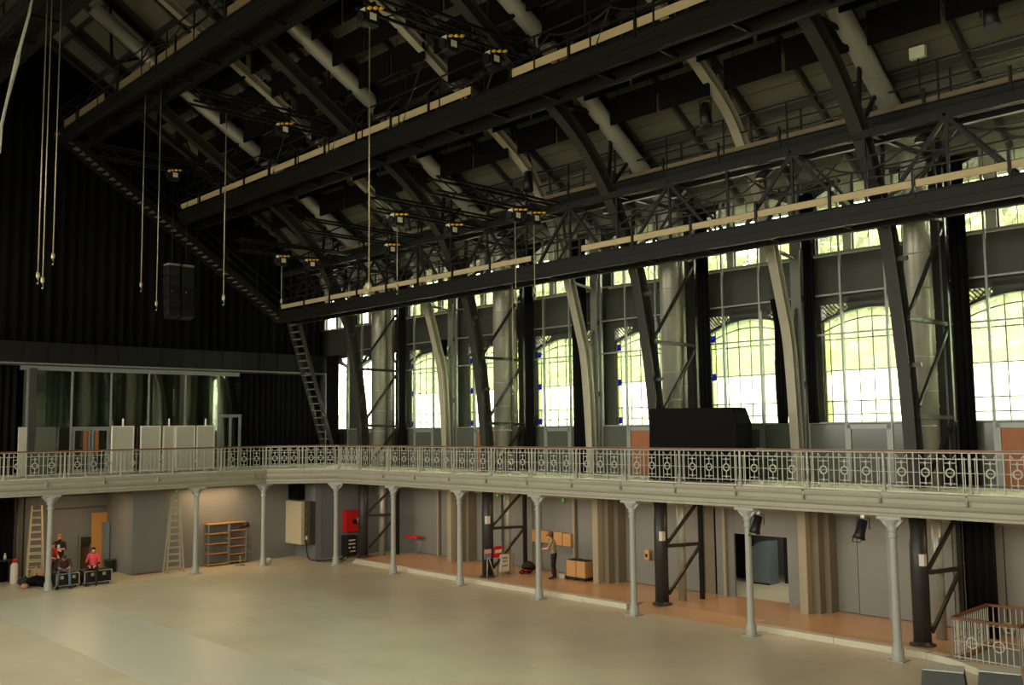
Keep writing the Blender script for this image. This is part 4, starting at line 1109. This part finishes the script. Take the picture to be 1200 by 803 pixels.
    MB().b2((-4.6, -7.98, .02), (-3.9, -7.8, 2.05)).build('grey_board', M['slate'], None, 'flat grey board standing in the recess corner behind the bin', 'board')
    t = thing('gas_cylinder', 'pale cylinder with red cap standing by the black drape', 'cylinder', (-2.9, -11.9, 0))
    MB().lathe([(.13, 0), (.14, .05), (.14, .72), (.09, .82), (.05, .85)], (-2.9, -11.9, 0), 14).build('bottle', M['white'], t); MB().lathe([(.08, .84), (.09, .86), (.09, .96), (.04, 1.0)], (-2.9, -11.9, 0), 10).build('cap', M['red'], t)
    for i, (x, y, l) in enumerate(((-4.0, -11.62, 'leftmost of three thin metal poles leaning by the black drape'), (-3.95, -11.5, 'middle of three thin metal poles leaning by the black drape'), (-3.8, -11.33, 'rightmost of three thin metal poles leaning by the black drape'))):
        MB().tube([(x, y, 0), (x, y, 3.4)], .035, 8).build('metal_pole', M['mull'] if i < 2 else M['rib'], None, l, 'pole', 'metal poles by the drape')
    def bag(name, label, c, r, m):
        t = thing(name, label, 'bag', (c[0], c[1], 0), 'bags heaped by the leftmost column')
        o = MB().blob(c, r, 18, 11, .10).build('sack', M[m], t); sb = o.modifiers.new('soft', 'SUBSURF'); sb.levels = 1; sb.render_levels = 1
        tp = c[2]+r[2]*.9; MB().tube([(c[0]-.1, c[1], tp-.02), (c[0]-.05, c[1]+.02, tp+.1), (c[0]+.06, c[1]-.02, tp+.1), (c[0]+.1, c[1], tp-.02)], .014, 6).build('strap', M['darkcloth'], t)
    bag('cloth_bag', 'dark blue bag at the left end of the heap by the leftmost column', (-1.95, -11.75, .17), (.25, .3, .18), 'bluecloth')
    bag('cloth_bag', 'black bag in the middle of the heap by the leftmost column', (-1.6, -11.45, .2), (.3, .38, .21), 'black2')
    bag('cloth_bag', 'black bag at the right end of the heap by the leftmost column', (-1.2, -11.3, .17), (.25, .3, .17), 'black2')
    bag('cloth_bag', 'tan crumpled sack on top of the heap under the tall ladder', (-2.25, -11.2, .34), (.26, .32, .30), 'khaki')
    bag('cloth_bag', 'small tan pouch in front of the heap by the leftmost column', (-1.35, -11.95, .1), (.14, .14, .1), 'card')
    for nm, c, l in (('left', (-.55, -10.75, 0), 'black flight case with pale edges under the man in jeans'), ('right', (-.5, -9.62, 0), 'black flight case with pale edges under the person in pink')):
        t = thing('flight_case', l, 'case', c, 'flight cases used as seats'); x, y, _ = c; hw = .52 if nm == 'right' else .42
        MB().b2((x-.35, y-hw, .1), (x+.35, y+hw, .56)).build('body', M['blackpl'], t, bevel=.015)
        for yy in (y-hw, y+hw):
            for xx in (x-.35, x+.35): boxpiece('corner_edge', (.04, .04, .46), (xx, yy, .33), M['alu'], t)
        for z in (.11, .55):
            for xx in (x-.35, x+.35): boxpiece('edge_strip', (.03, hw*2, .03), (xx, y, z), M['alu'], t)
        for k in (-1, 1):
            boxpiece('latch', (.02, .12, .12), (x+.36, y+k*.22, .42), M['alu'], t)
            for xx in (-.25, .25): MB().tube([(x+xx, y+k*(hw-.1)-.02, .05), (x+xx, y+k*(hw-.1)+.02, .05)], .05, 8).build('caster', M['blackpl'], t)
    MB().b2((-.9, -10.22, 0), (-.6, -10.12, .3)).build('small_carton', M['card'], None, 'small tan carton between the two flight cases', 'box')
    t = thing('prop_table', 'dark table with small clutter at the left edge under the gallery', 'table', (-3.6, -12.35, 0))
    MB().b2((-3.9, -12.9, .86), (-3.3, -11.9, .92)).build('top', M['darkcloth'], t)
    for x in (-3.85, -3.35):
        for y in (-12.85, -11.95): boxpiece('leg', (.05, .05, .86), (x, y, .43), M['darkcloth'], t)
    MB().lathe([(.05, 0), (.06, .12), (.03, .2), (.03, .26)], (-3.45, -12.1, .92), 10).build('white_bottle', M['white'], None, 'small white bottle on the dark table at the left edge', 'bottle')
    MB().b2((-3.45, -12.5, .92), (-3.3, -12.35, 1.08)).build('white_cup', M['slate'], None, 'small grey box on the dark table at the left edge', 'box')
    # side aisle
    t = thing('barrow', 'small red-topped trolley parked against the first grey doors', 'trolley', (2.75, 3.7, .16))
    MB().b2((2.2, 3.6, .88), (3.15, 3.85, 1.0)).build('red_top', M['redcloth'], t)
    for x in (2.25, 3.1): MB().tube([(x, 3.7, .16), (x, 3.75, .9)], .02, 6).build('leg', M['mull'], t)
    MB().tube([(3.1, 3.7, .2), (3.35, 3.7, .9)], .018, 6).build('push_handle', M['mull'], t)
    t = thing('warning_sign', 'red and white no-entry style sign board propped on the second dark post', 'sign', (10.75, 1.75, .16))
    MB().box((10.75, 1.72, 1.12), (.04, .42, .44), Matrix.Rotation(.12, 3, 'Y')).build('red_board', M['red'], t); MB().box((10.775, 1.72, 1.14), (.03, .34, .13), Matrix.Rotation(.12, 3, 'Y')).build('white_bar', M['white'], t)
    MB().tube([(10.72, 1.72, .16), (10.74, 1.72, .9)], .02, 6).build('stake', M['mull'], t)
    t = thing('folding_sign', 'folded metal stand with pale pink sign in front of the second dark post', 'sign', (10.7, 1.28, .16))
    MB().box((10.75, 1.2, 1.18), (.03, .34, .16)).build('pink_board', M['pinkpale'], t); MB().box((10.74, 1.2, .98), (.03, .34, .2)).build('blue_board', M['slate'], t)
    for yy in (1.06, 1.5): MB().tube([(10.72, 1.2, 1.1), (10.85, yy, .16)], .018, 6).build('leg', M['alu'], t)
    t = thing('waste_sack', 'white printed sack hung on a frame beside the red sign', 'sack', (10.8, 2.05, .16))
    MB().b2((10.62, 1.82, .3), (10.86, 2.28, 1.0)).build('sack_body', M['white'], t, bevel=.06)
    for z in (.86, .74, .56): boxpiece('print_line', (.012, .26, .05), (10.865, 2.0, z), M['tread2'], t)
    MB().b2((10.6, 2.3, .25), (10.85, 2.42, .95)).build('yellow_side', M['khaki'], t)
    MB().tube([(10.9, 1.78, .16), (10.9, 1.78, 1.02), (10.9, 2.45, 1.02), (10.9, 2.45, .16)], .015, 6).build('frame', M['mull'], t)
    t = thing('cable_heap', 'heap of dark red and black cables on the aisle floor', 'cables', (10.9, 3.1, .16))
    for k in range(7):
        a = k*.9; pts = [(10.9+.28*math.cos(a+u*.8)*(.6+.1*k/3)+.05*k, 3.05+.25*math.sin(a+u*.8), .2+.035*k+.02*math.sin(u*3)) for u in range(9)]
        MB().tube(pts, .035, 6).build('cable_loop', M['redcloth'] if k % 3 == 1 else M['black2'], t)
    MB().blob((11.05, 3.1, .42), (.3, .3, .22), 10, 6, .1).build('bundle', M['darkcloth'], t)
    for x0, x1, z0, z1, l in ((10.5, 11.45, 1.32, 1.78, 'left tan carton fixed on the grey wall behind the worker'), (11.75, 12.2, 1.28, 1.78, 'middle tan carton fixed on the grey wall behind the worker'), (12.25, 12.68, 1.27, 1.75, 'right tan carton fixed on the grey wall behind the worker')):
        MB().b2((x0, 3.85, z0), (x1, 4.08, z1)).build('wall_carton', M['card'], None, l, 'box', 'cartons on the wall')
    for x0, x1, l in ((13.15, 13.62, 'left cardboard box on a dark pallet by the stone pier'), (13.66, 14.1, 'right cardboard box on a dark pallet by the stone pier')):
        t = thing('cardboard_box', l, 'box', ((x0+x1)/2, 3.35, .28), 'cardboard boxes by the pier')
        MB().b2((x0, 3.1, .28), (x1, 3.6, .88)).build('carton', M['card'], t); boxpiece('tape', (.05, .51, .005), ((x0+x1)/2, 3.35, .884), M['khaki'], t); boxpiece('flap_gap', (x1-x0-.06, .4, .03), ((x0+x1)/2, 3.35, .9), M['darkcloth'], t)
    t = thing('pallet', 'low dark pallet under the two cardboard boxes', 'pallet', (13.6, 3.35, .16))
    MB().b2((13.1, 3.05, .22), (14.15, 3.65, .275)).build('top', M['darkcloth'], t)
    for x in (13.15, 13.6, 14.08): boxpiece('runner', (.08, .58, .06), (x, 3.35, .19), M['darkcloth'], t)
    MB().b2((12.75, 3.1, .16), (13.0, 3.35, .32)).build('white_packet', M['white'], None, 'small white packet left of the cardboard boxes', 'packet')
    MB().b2((11.5, 3.1, .16), (11.7, 3.25, .26)).build('white_packet', M['white'], None, 'small white packet on the aisle floor behind the worker column', 'packet')
    t = thing('wall_phone', 'small tan intercom box fixed on a door post', 'intercom', (16.45, 3.95, 1.1))
    MB().b2((16.36, 3.86, 1.1), (16.56, 3.95, 1.46)).build('case', M['card'], t, bevel=.01); MB().b2((16.4, 3.85, 1.2), (16.5, 3.862, 1.32)).build('button', M['darkcloth'], t)
    for x, y, z, l in ((8.15, 4.07, 3.0, 'green exit sign over the grey doors left of the second column'), (12.05, 4.07, 2.95, 'green exit sign above the worker'), (-.4, -6.4, 3.38, 'green exit sign under the back gallery by the slim ladder')):
        t = thing('exit_sign', l, 'sign', (x, y, z), 'green exit signs'); MB().b2((x-.13, y-.02, z), (x+.13, y+.03, z+.2)).build('sign_box', M['exitg'], t); MB().b2((x+.02, y-.03, z+.04), (x+.1, y-.02, z+.16)).build('white_arrow', M['lampglow'], t)
    # doorway room things
    t = thing('partition_box', 'slate grey sloping partition standing in the room beyond the doorway', 'partition', (19.2, 7.3, .16))
    MB().prism([(18.75, 7.0, .16), (19.6, 7.0, .16), (19.6, 7.0, 1.72), (19.2, 7.0, 1.68), (18.75, 7.0, 1.4)], (0, .6, 0)).build('body', M['slate'], t); MB().b2((18.75, 6.98, .16), (19.6, 7.0, .22)).build('base', M['darkcloth'], t)
    MB().b2((19.75, 7.75, .16), (20.5, 8.2, 2.05)).build('black_cabinet', M['blackpl'], None, 'tall black cabinet right of the partition in the room beyond the doorway', 'cabinet')
    MB().b2((16.9, 7.75, .16), (18.2, 8.2, 2.3)).build('black_cabinet', M['blackpl'], None, 'wide black cabinet at the left in the room beyond the doorway', 'cabinet')
    # stair railing at the right edge
    t = thing('stair_railing', 'white iron stair railing with wooden handrail round the stairwell at the right', 'railing', (29.5, 1.6, .16))
    c = [(28.76, .43), (30.32, .38), (30.4, 2.85), (28.74, 2.76)]
    for (a, b) in zip(c, c[1:]+c[:1]):
        a, b = Vector((a[0], a[1], 0)), Vector((b[0], b[1], 0)); L = (b-a).length
        MB().bar(a+Vector((0, 0, 1.16)), b+Vector((0, 0, 1.16)), .08, .06).build('handrail', M['railwood'], t)
        MB().bar(a+Vector((0, 0, .62)), b+Vector((0, 0, .62)), .015, .02).build('mid_rail', M['railiron'], t); MB().bar(a+Vector((0, 0, .24)), b+Vector((0, 0, .24)), .02, .025).build('bottom_rail', M['railiron'], t)
        n = round(L/.14)
        for i in range(n+1):
            p = a.lerp(b, i/n); boxpiece('baluster', (.024, .024, 1.0 if i in (0, n) else .95), (p.x, p.y, .16+.5), M['railiron'], t)
        for k in (.3, .7):
            p = a.lerp(b, k); d = (b-a).normalized(); m = MB()
            for q in range(8):
                u, v = 2*PI*q/8, 2*PI*(q+1)/8
                m.bar(p+d*.13*math.cos(u)+Vector((0, 0, .62+.13*math.sin(u))), p+d*.13*math.cos(v)+Vector((0, 0, .62+.13*math.sin(v))), .03, .03)
            m.build('ring', M['railiron'], t)
    MB().b2((28.95, .6, .161), (30.2, 2.6, .166)).build('stairwell_mat', M['slate'], None, 'dark grey mat inside the stair railing', 'mat')
    MB().b2((28.8, .5, .161), (28.95, 2.6, .20)).build('timber_batten', M['railwood'], None, 'thin brown timber batten along the inside of the stair railing', 'batten')
    for i, (x, y, w, l) in enumerate(((29.95, -3.0, .80, 'grey tapered plinth box at the bottom edge, left of two'), (31.0, -2.75, .78, 'grey tapered plinth box at the bottom edge, right of two'))):
        t = thing('plinth_box', l, 'plinth', (x, y, 0), 'grey plinth boxes'); a = math.radians(20); Mz = rotz(a); h = .74+.1*i
        P = [Vector(p) for p in ((-w/2-.08, -.38, 0), (w/2+.08, -.38, 0), (w/2+.08, .38, 0), (-w/2-.08, .38, 0), (-w/2, -.3, h), (w/2, -.3, h), (w/2, .3, h), (-w/2, .3, h))]
        MB().add([Mz @ p+Vector((x, y, 0)) for p in P], [(3, 2, 1, 0), (4, 5, 6, 7), (0, 1, 5, 4), (1, 2, 6, 5), (2, 3, 7, 6), (3, 0, 4, 7)]).build('body', M['greybox'], t, bevel=.015)
        MB().box((x, y, h+.012), (w, .6, .02), Mz).build('worn_top', M['worn'], t)
M['alu2'] = mat('pale_ladder', (188, 172, 138), .5, metal=.1, var=.1)
M['shelf'] = mat('shelf_board', (182, 128, 78), .55, var=.1)
M['bluecloth'] = mat('navy_cloth', (36, 44, 60), .9, var=.15)
M['pinkpale'] = mat('pale_pink', (214, 160, 164), .6, var=.05)
props()

# ------------------------------------------------------------------ people
def person(label, base, yaw, J, cols, hair, hairpart=True, scale=1.0, cap=None, printed=False):
    """J: joint dict in local coords (x right, y forward, z up). One continuous remeshed body; materials by nearest bone."""
    mb = MB()
    R = rotz(yaw-PI/2)
    def g(k): return Vector(J[k])*scale
    segs = []
    def limb(a, b, r0, r1, part, n=8, mid=None):
        A, B = g(a) if isinstance(a, str) else a, g(b) if isinstance(b, str) else b
        pts = [A.lerp(B, t) for t in (0, .25, .5, .75, 1)]
        rr = [r0, (r0*.75+r1*.25)*(mid or 1), (r0+r1)/2*(mid or 1), (r0*.25+r1*.75), r1]
        mb.tube(pts, [r*scale for r in rr], n); mb.blob(A, r0*scale*.99, n, 6); mb.blob(B, r1*scale*.99, n, 6); segs.append((A, B, part, (r0+r1)/2*scale))
    pel, wst, chs, nk, hd = g('pelvis'), g('waist'), g('chest'), g('neck'), g('head')
    def torso(a, b, r0, r1, part):
        d = (b-a); n = 14; vs = []; fs = []
        up = d.normalized(); x = Vector((1, 0, 0)); x = (x-up*x.dot(up)).normalized(); y = up.cross(x)
        for i in range(6):
            t = i/5; p = a.lerp(b, t); rx = (r0[0]+(r1[0]-r0[0])*t)*scale; ry = (r0[1]+(r1[1]-r0[1])*t)*scale
            for k in range(n):
                an = 2*PI*k/n; vs.append(p+x*rx*math.cos(an)+y*ry*math.sin(an))
        for i in range(5):
            for k in range(n): q, w = i*n+k, i*n+(k+1) % n; fs.append((q, w, w+n, q+n))
        fs += [list(reversed(range(n))), [5*n+k for k in range(n)]]
        mb.add(vs, fs); segs.append((a, b, part, (r0[0]+r1[0])/2*scale))
    torso(pel-Vector((0, 0, .06))*scale, wst, (.165, .12), (.145, .105), 'legs')
    torso(wst-(chs-wst)*.15, chs, (.145, .105), (.185, .125), 'top')
    torso(chs, nk, (.185, .125), (.075, .07), 'top')
    mb.blob(pel, (.165*scale, .12*scale, .11*scale), 12, 8)
    limb('neck', 'head', .055, .06, 'skin')
    for s_ in ('shl', 'shr'):
        limb(nk.lerp(chs, .35), s_, .075, .062, 'top')
    hdir = (Vector(J.get('look', (0, 1, 0)))).normalized()
    side = hdir.cross(Vector((0, 0, 1))).normalized(); hup = side.cross(hdir).normalized()
    HM = Matrix((side, hdir, hup)).transposed()
    mb.blob(hd, (.078*scale, .095*scale, .115*scale), 14, 10, 0, HM); segs.append((hd-Vector((0, 0, .03)), hd+Vector((0, 0, .05)), 'skin', .09*scale))
    fr = hd+hdir*.09*scale
    mb.blob(fr-hup*.012*scale, (.016*scale, .024*scale, .024*scale), 6, 5, 0, HM)       # nose
    mb.blob(hd+(hdir*.045-hup*.085)*scale, (.045*scale, .04*scale, .032*scale), 8, 6, 0, HM)  # chin
    for s in (-1, 1): mb.blob(hd+side*s*.08*scale, (.018*scale, .022*scale, .03*scale), 6, 5)
    for s in ('l', 'r'):
        limb('sh'+s, 'el'+s, .054, .043, 'sleeve'); limb('el'+s, 'wr'+s, .042, .029, 'fore')
        limb('hip'+s, 'kn'+s, .095, .066, 'legs'); limb('kn'+s, 'an'+s, .064, .046, 'legs', mid=1.08)
        limb('an'+s, 'toe'+s, .045, .04, 'shoe')
        # hand: palm, four fingers, thumb
        w, e = g('wr'+s), g('el'+s); d = (w-e).normalized(); x = d.cross(Vector((0, 0, 1)));
        if x.length < .1: x = Vector((1, 0, 0))
        x.normalize(); z = x.cross(d)
        pc = w+d*.055*scale
        mb.box(pc, (.075*scale, .09*scale, .03*scale), Matrix((x, d, z)).transposed()); segs.append((w, w+d*.17*scale, 'skin', .04*scale))
        for k, L in enumerate((.068, .078, .073, .058)):
            o = pc+d*.04*scale+x*(-.03+.02*k)*scale
            mb.tube([o, o+d*L*.5*scale-z*.006*scale, o+d*L*.85*scale-z*.03*scale], [.0095*scale, .009*scale, .0075*scale], 6)
        th = pc-x*.035*scale-d*.02*scale; mb.tube([th, th+(d*.6-x)*.035*scale, th+(d-x*.6)*.07*scale], [.012*scale, .011*scale, .009*scale], 6)
    me = mb.mesh('tmp', []); ob = bpy.data.objects.new('tmp', me); COL.objects.link(ob)
    rm = ob.modifiers.new('r', 'REMESH'); rm.mode = 'VOXEL'; rm.voxel_size = .0115*scale; rm.use_smooth_shade = True
    sm = ob.modifiers.new('s', 'SMOOTH'); sm.factor = .5; sm.iterations = 3
    dg = bpy.context.evaluated_depsgraph_get(); ev = ob.evaluated_get(dg); m2 = bpy.data.meshes.new_from_object(ev)
    bpy.data.objects.remove(ob); bpy.data.meshes.remove(me)
    m2.materials.clear()
    parts = ['skin', 'top', 'sleeve', 'fore', 'legs', 'shoe']
    for p in parts: m2.materials.append(M[cols[p]])
    wz = wst.z
    for p in m2.polygons:
        c = p.center; best = 9; bi = 0
        for A, B, part, r in segs:
            ab = B-A; t = max(0, min(1, (c-A).dot(ab)/max(ab.dot(ab), 1e-9))); q = (c-(A+ab*t)).length-r
            if q < best: best = q; bi = parts.index(part)
        p.material_index = bi
    m2.transform(R.to_4x4())
    t = thing('person', label, 'person', base)
    b = bpy.data.objects.new('body', m2); link(b, t)
    # hair cap
    if hair:
        h = MB(); n, m = 14, 8; vs = []; fs = []
        Rm = HM
        for i in range(m+1):
            tt = PI*.62*i/m
            for k in range(n):
                a = 2*PI*k/n; rr = 1.0
                zcut = math.cos(tt)
                p = Vector((.093*math.sin(tt)*math.cos(a), .110*math.sin(tt)*math.sin(a)-.006, .132*zcut))
                if math.sin(a) > .25 and zcut < .38: p = Vector((p.x*.8, p.y*.7, .124*.38))
                vs.append(hd+Rm @ (p*scale))
        for i in range(m):
            for k in range(n): q, w = i*n+k, i*n+(k+1) % n; fs.append((q, q+n, w+n, w))
        h.add([R @ v for v in vs], fs, True); o = bpy.data.objects.new('hair', h.mesh('hair', M[hair])); link(o, t)
    e = MB()
    for s in (-1, 1): e.blob(R @ (hd+hdir*.083*scale+side*s*.032*scale+hup*.015*scale), .011*scale, 6, 5)
    o = bpy.data.objects.new('eyes', e.mesh('eyes', M['blackhair'])); link(o, t)
    mo = MB().blob(R @ (hd+hdir*.086*scale-hup*.055*scale), (.02*scale, .012*scale, .006*scale), 8, 4)
    o = bpy.data.objects.new('mouth', mo.mesh('mouth', M['redcloth'])); link(o, t)
    if printed:
        q = R @ Vector((0, .145, 1.30)); pm = MB().box(q*scale, (.10*scale, .012*scale, .13*scale), rotz(yaw-PI/2)); o = bpy.data.objects.new('shirt_print', pm.mesh('shirt_print', M['white'])); link(o, t)
    if cap:
        cp = MB().blob(R @ (hd+Vector((0, 0, .05))*scale), (.09*scale, .105*scale, .085*scale), 12, 8)
        v = R @ hdir; cp.box((R @ (hd+Vector((0, 0, .06))*scale))+v*.12*scale, (.13*scale, .12*scale, .015*scale), rotz(math.atan2(v.y, v.x)-PI/2)); o = bpy.data.objects.new('cap', cp.mesh('cap', M[cap])); link(o, t)
    return t
def stand(arms='down', stoop=0.0, look=(0, 1, -.4)):
    J = dict(pelvis=(0, 0, .95), waist=(0, .01+stoop*.1, 1.08), chest=(0, .0+stoop*.35, 1.34), neck=(0, .02+stoop*.55, 1.5-stoop*.06), head=(0, .05+stoop*.8, 1.64-stoop*.12), look=look,
             hipl=(-.09, 0, .92), hipr=(.09, 0, .92), knl=(-.10, .03, .5), knr=(.10, .03, .5), anl=(-.11, -.02, .07), anr=(.11, -.02, .07), toel=(-.12, .16, .04), toer=(.12, .16, .04),
             shl=(-.175, stoop*.5, 1.43-stoop*.04), shr=(.175, stoop*.5, 1.43-stoop*.04))
    if arms == 'down': J.update(ell=(-.24, .0, 1.15), elr=(.24, 0, 1.15), wrl=(-.24, .1, .9), wrr=(.24, .1, .9))
    if arms == 'fwd': J.update(ell=(-.23, .1+stoop*.5, 1.16), elr=(.23, .1+stoop*.5, 1.16), wrl=(-.12, .34+stoop*.5, 1.14), wrr=(.12, .34+stoop*.5, 1.14))
    if arms == 'cross': J.update(ell=(-.27, .14, 1.2), elr=(.27, .14, 1.2), wrl=(.03, .33, 1.2), wrr=(-.05, .30, 1.16))
    return J
def sit(h=.56, lean=0.0, look=(0, 1, -.3), knees=.2):
    zp = h+.11
    J = dict(pelvis=(0, 0, zp), waist=(0, lean*.15, zp+.14), chest=(0, lean*.45, zp+.40-lean*.12), neck=(0, lean*.72+.02, zp+.55-lean*.2), head=(0, lean*.95+.05, zp+.69-lean*.32), look=look,
             hipl=(-.09, .02, zp-.01), hipr=(.09, .02, zp-.01), knl=(-knees, .42, zp-.03), knr=(knees, .42, zp-.03), anl=(-knees-.02, .46, .08), anr=(knees+.02, .46, .08), toel=(-knees-.03, .63, .04), toer=(knees+.03, .63, .04),
             shl=(-.175, lean*.66, zp+.48-lean*.18), shr=(.175, lean*.66, zp+.48-lean*.18))
    J.update(ell=(-.25, lean*.6+.12, zp+.2-lean*.05), elr=(.25, lean*.6+.12, zp+.2-lean*.05), wrl=(-.12, .40, zp+.09), wrr=(.12, .40, zp+.09))
    return J
def people():
    tocam = math.atan2(CAM.y+10.5, CAM.x)          # direction towards the hall
    person('man standing in a dark printed T-shirt with folded forearms, behind the seated men', (-2.6, -10.28, 0), tocam-.35, stand('cross', .05, (0, 1, -.35)), dict(skin='skin', top='darkcloth', sleeve='darkcloth', fore='skin', legs='darkcloth', shoe='blackpl'), 'redhair', scale=1.05, printed=True)
    person('person in a red shirt stooping behind the leftmost column', (-1.55, -10.98, 0), tocam+.5, stand('fwd', .15), dict(skin='skin', top='redcloth', sleeve='redcloth', fore='skin', legs='darkcloth', shoe='blackpl'), 'hair', scale=.95)
    person('man in jeans sitting bent forward on the left flight case', (-.55, -10.75, 0), tocam-.05, sit(.56, .55, (0, .6, -1), .2), dict(skin='skin', top='browncloth', sleeve='browncloth', fore='skin', legs='jeans', shoe='blackpl'), 'hair')
    person('person in a pink T-shirt with dark sleeves sitting on the right flight case', (-.5, -9.68, 0), tocam-.15, sit(.56, .1, (-.5, 1, -.3), .16), dict(skin='skin', top='pink', sleeve='pink', fore='darkcloth', legs='darkcloth', shoe='blackpl'), 'blackhair')
    person('worker in a khaki shirt and dark trousers standing in the side aisle', (12.82, 2.75, .16), math.radians(205), stand('fwd', .12), dict(skin='skin', top='khaki', sleeve='khaki', fore='skin', legs='darkcloth', shoe='blackpl'), 'hair', cap='browncloth', scale=1.0)
people()

# ------------------------------------------------------------------ outside
def outside():
    MB().b2((-120, -160, -.6), (160, 160, -.35)).build('street_ground', M['ground'], None, 'pale paved ground outside the hall windows', 'ground')
    t = thing('neighbour_building', 'long low white building outside the arched windows', 'building', (12, 14, 0))
    MB().b2((-25, 11, -.35), (34, 20, 6.9)).build('wall', M['neigh'], t)
    MB().prism([(-25.3, 10.6, 6.9), (-25.3, 15.5, 8.2), (-25.3, 20.4, 6.9)], (59.6, 0, 0)).build('roof', M['neigh'], t)
    names = ['plane tree outside the windows, farthest from the camera', 'plane tree outside, second from the far end', 'plane tree outside, third from the far end', 'plane tree outside, fourth from the far end',
             'plane tree outside, fifth from the far end', 'plane tree outside, sixth from the far end', 'plane tree outside, nearest the right edge']
    for i in range(7):
        x, y = -20+i*8.2+random.uniform(-1, 1), 25+random.uniform(-2, 2)
        t = thing('plane_tree', 'leafy '+names[i], 'tree', (x, y, -.35), 'trees outside the windows')
        MB().tube([(x, y, -.4), (x+.1, y, 4), (x-.1, y, 9), (x, y, 13)], [.35, .3, .22, .1], 8).build('trunk', M['bark'], t)
        mb = MB()
        for k in range(6500):
            u, v, w = (random.gauss(0, 1) for _ in range(3)); L = math.sqrt(u*u+v*v+w*w); rr = random.random()**.4
            c = Vector((x+u/L*5*rr, y+v/L*4*rr, 11.5+w/L*6.5*rr)); s = random.uniform(.25, .55)
            a = Vector((random.gauss(0, 1), random.gauss(0, 1), random.gauss(0, 1))).normalized(); b = a.orthogonal().normalized(); e = a.cross(b)
            mb.add([c-b*s, c+e*s*.6, c+b*s, c-e*s*.6], [(0, 1, 2, 3)])
        mb.build('crown', M['leaf'], t, kind='stuff')
outside()
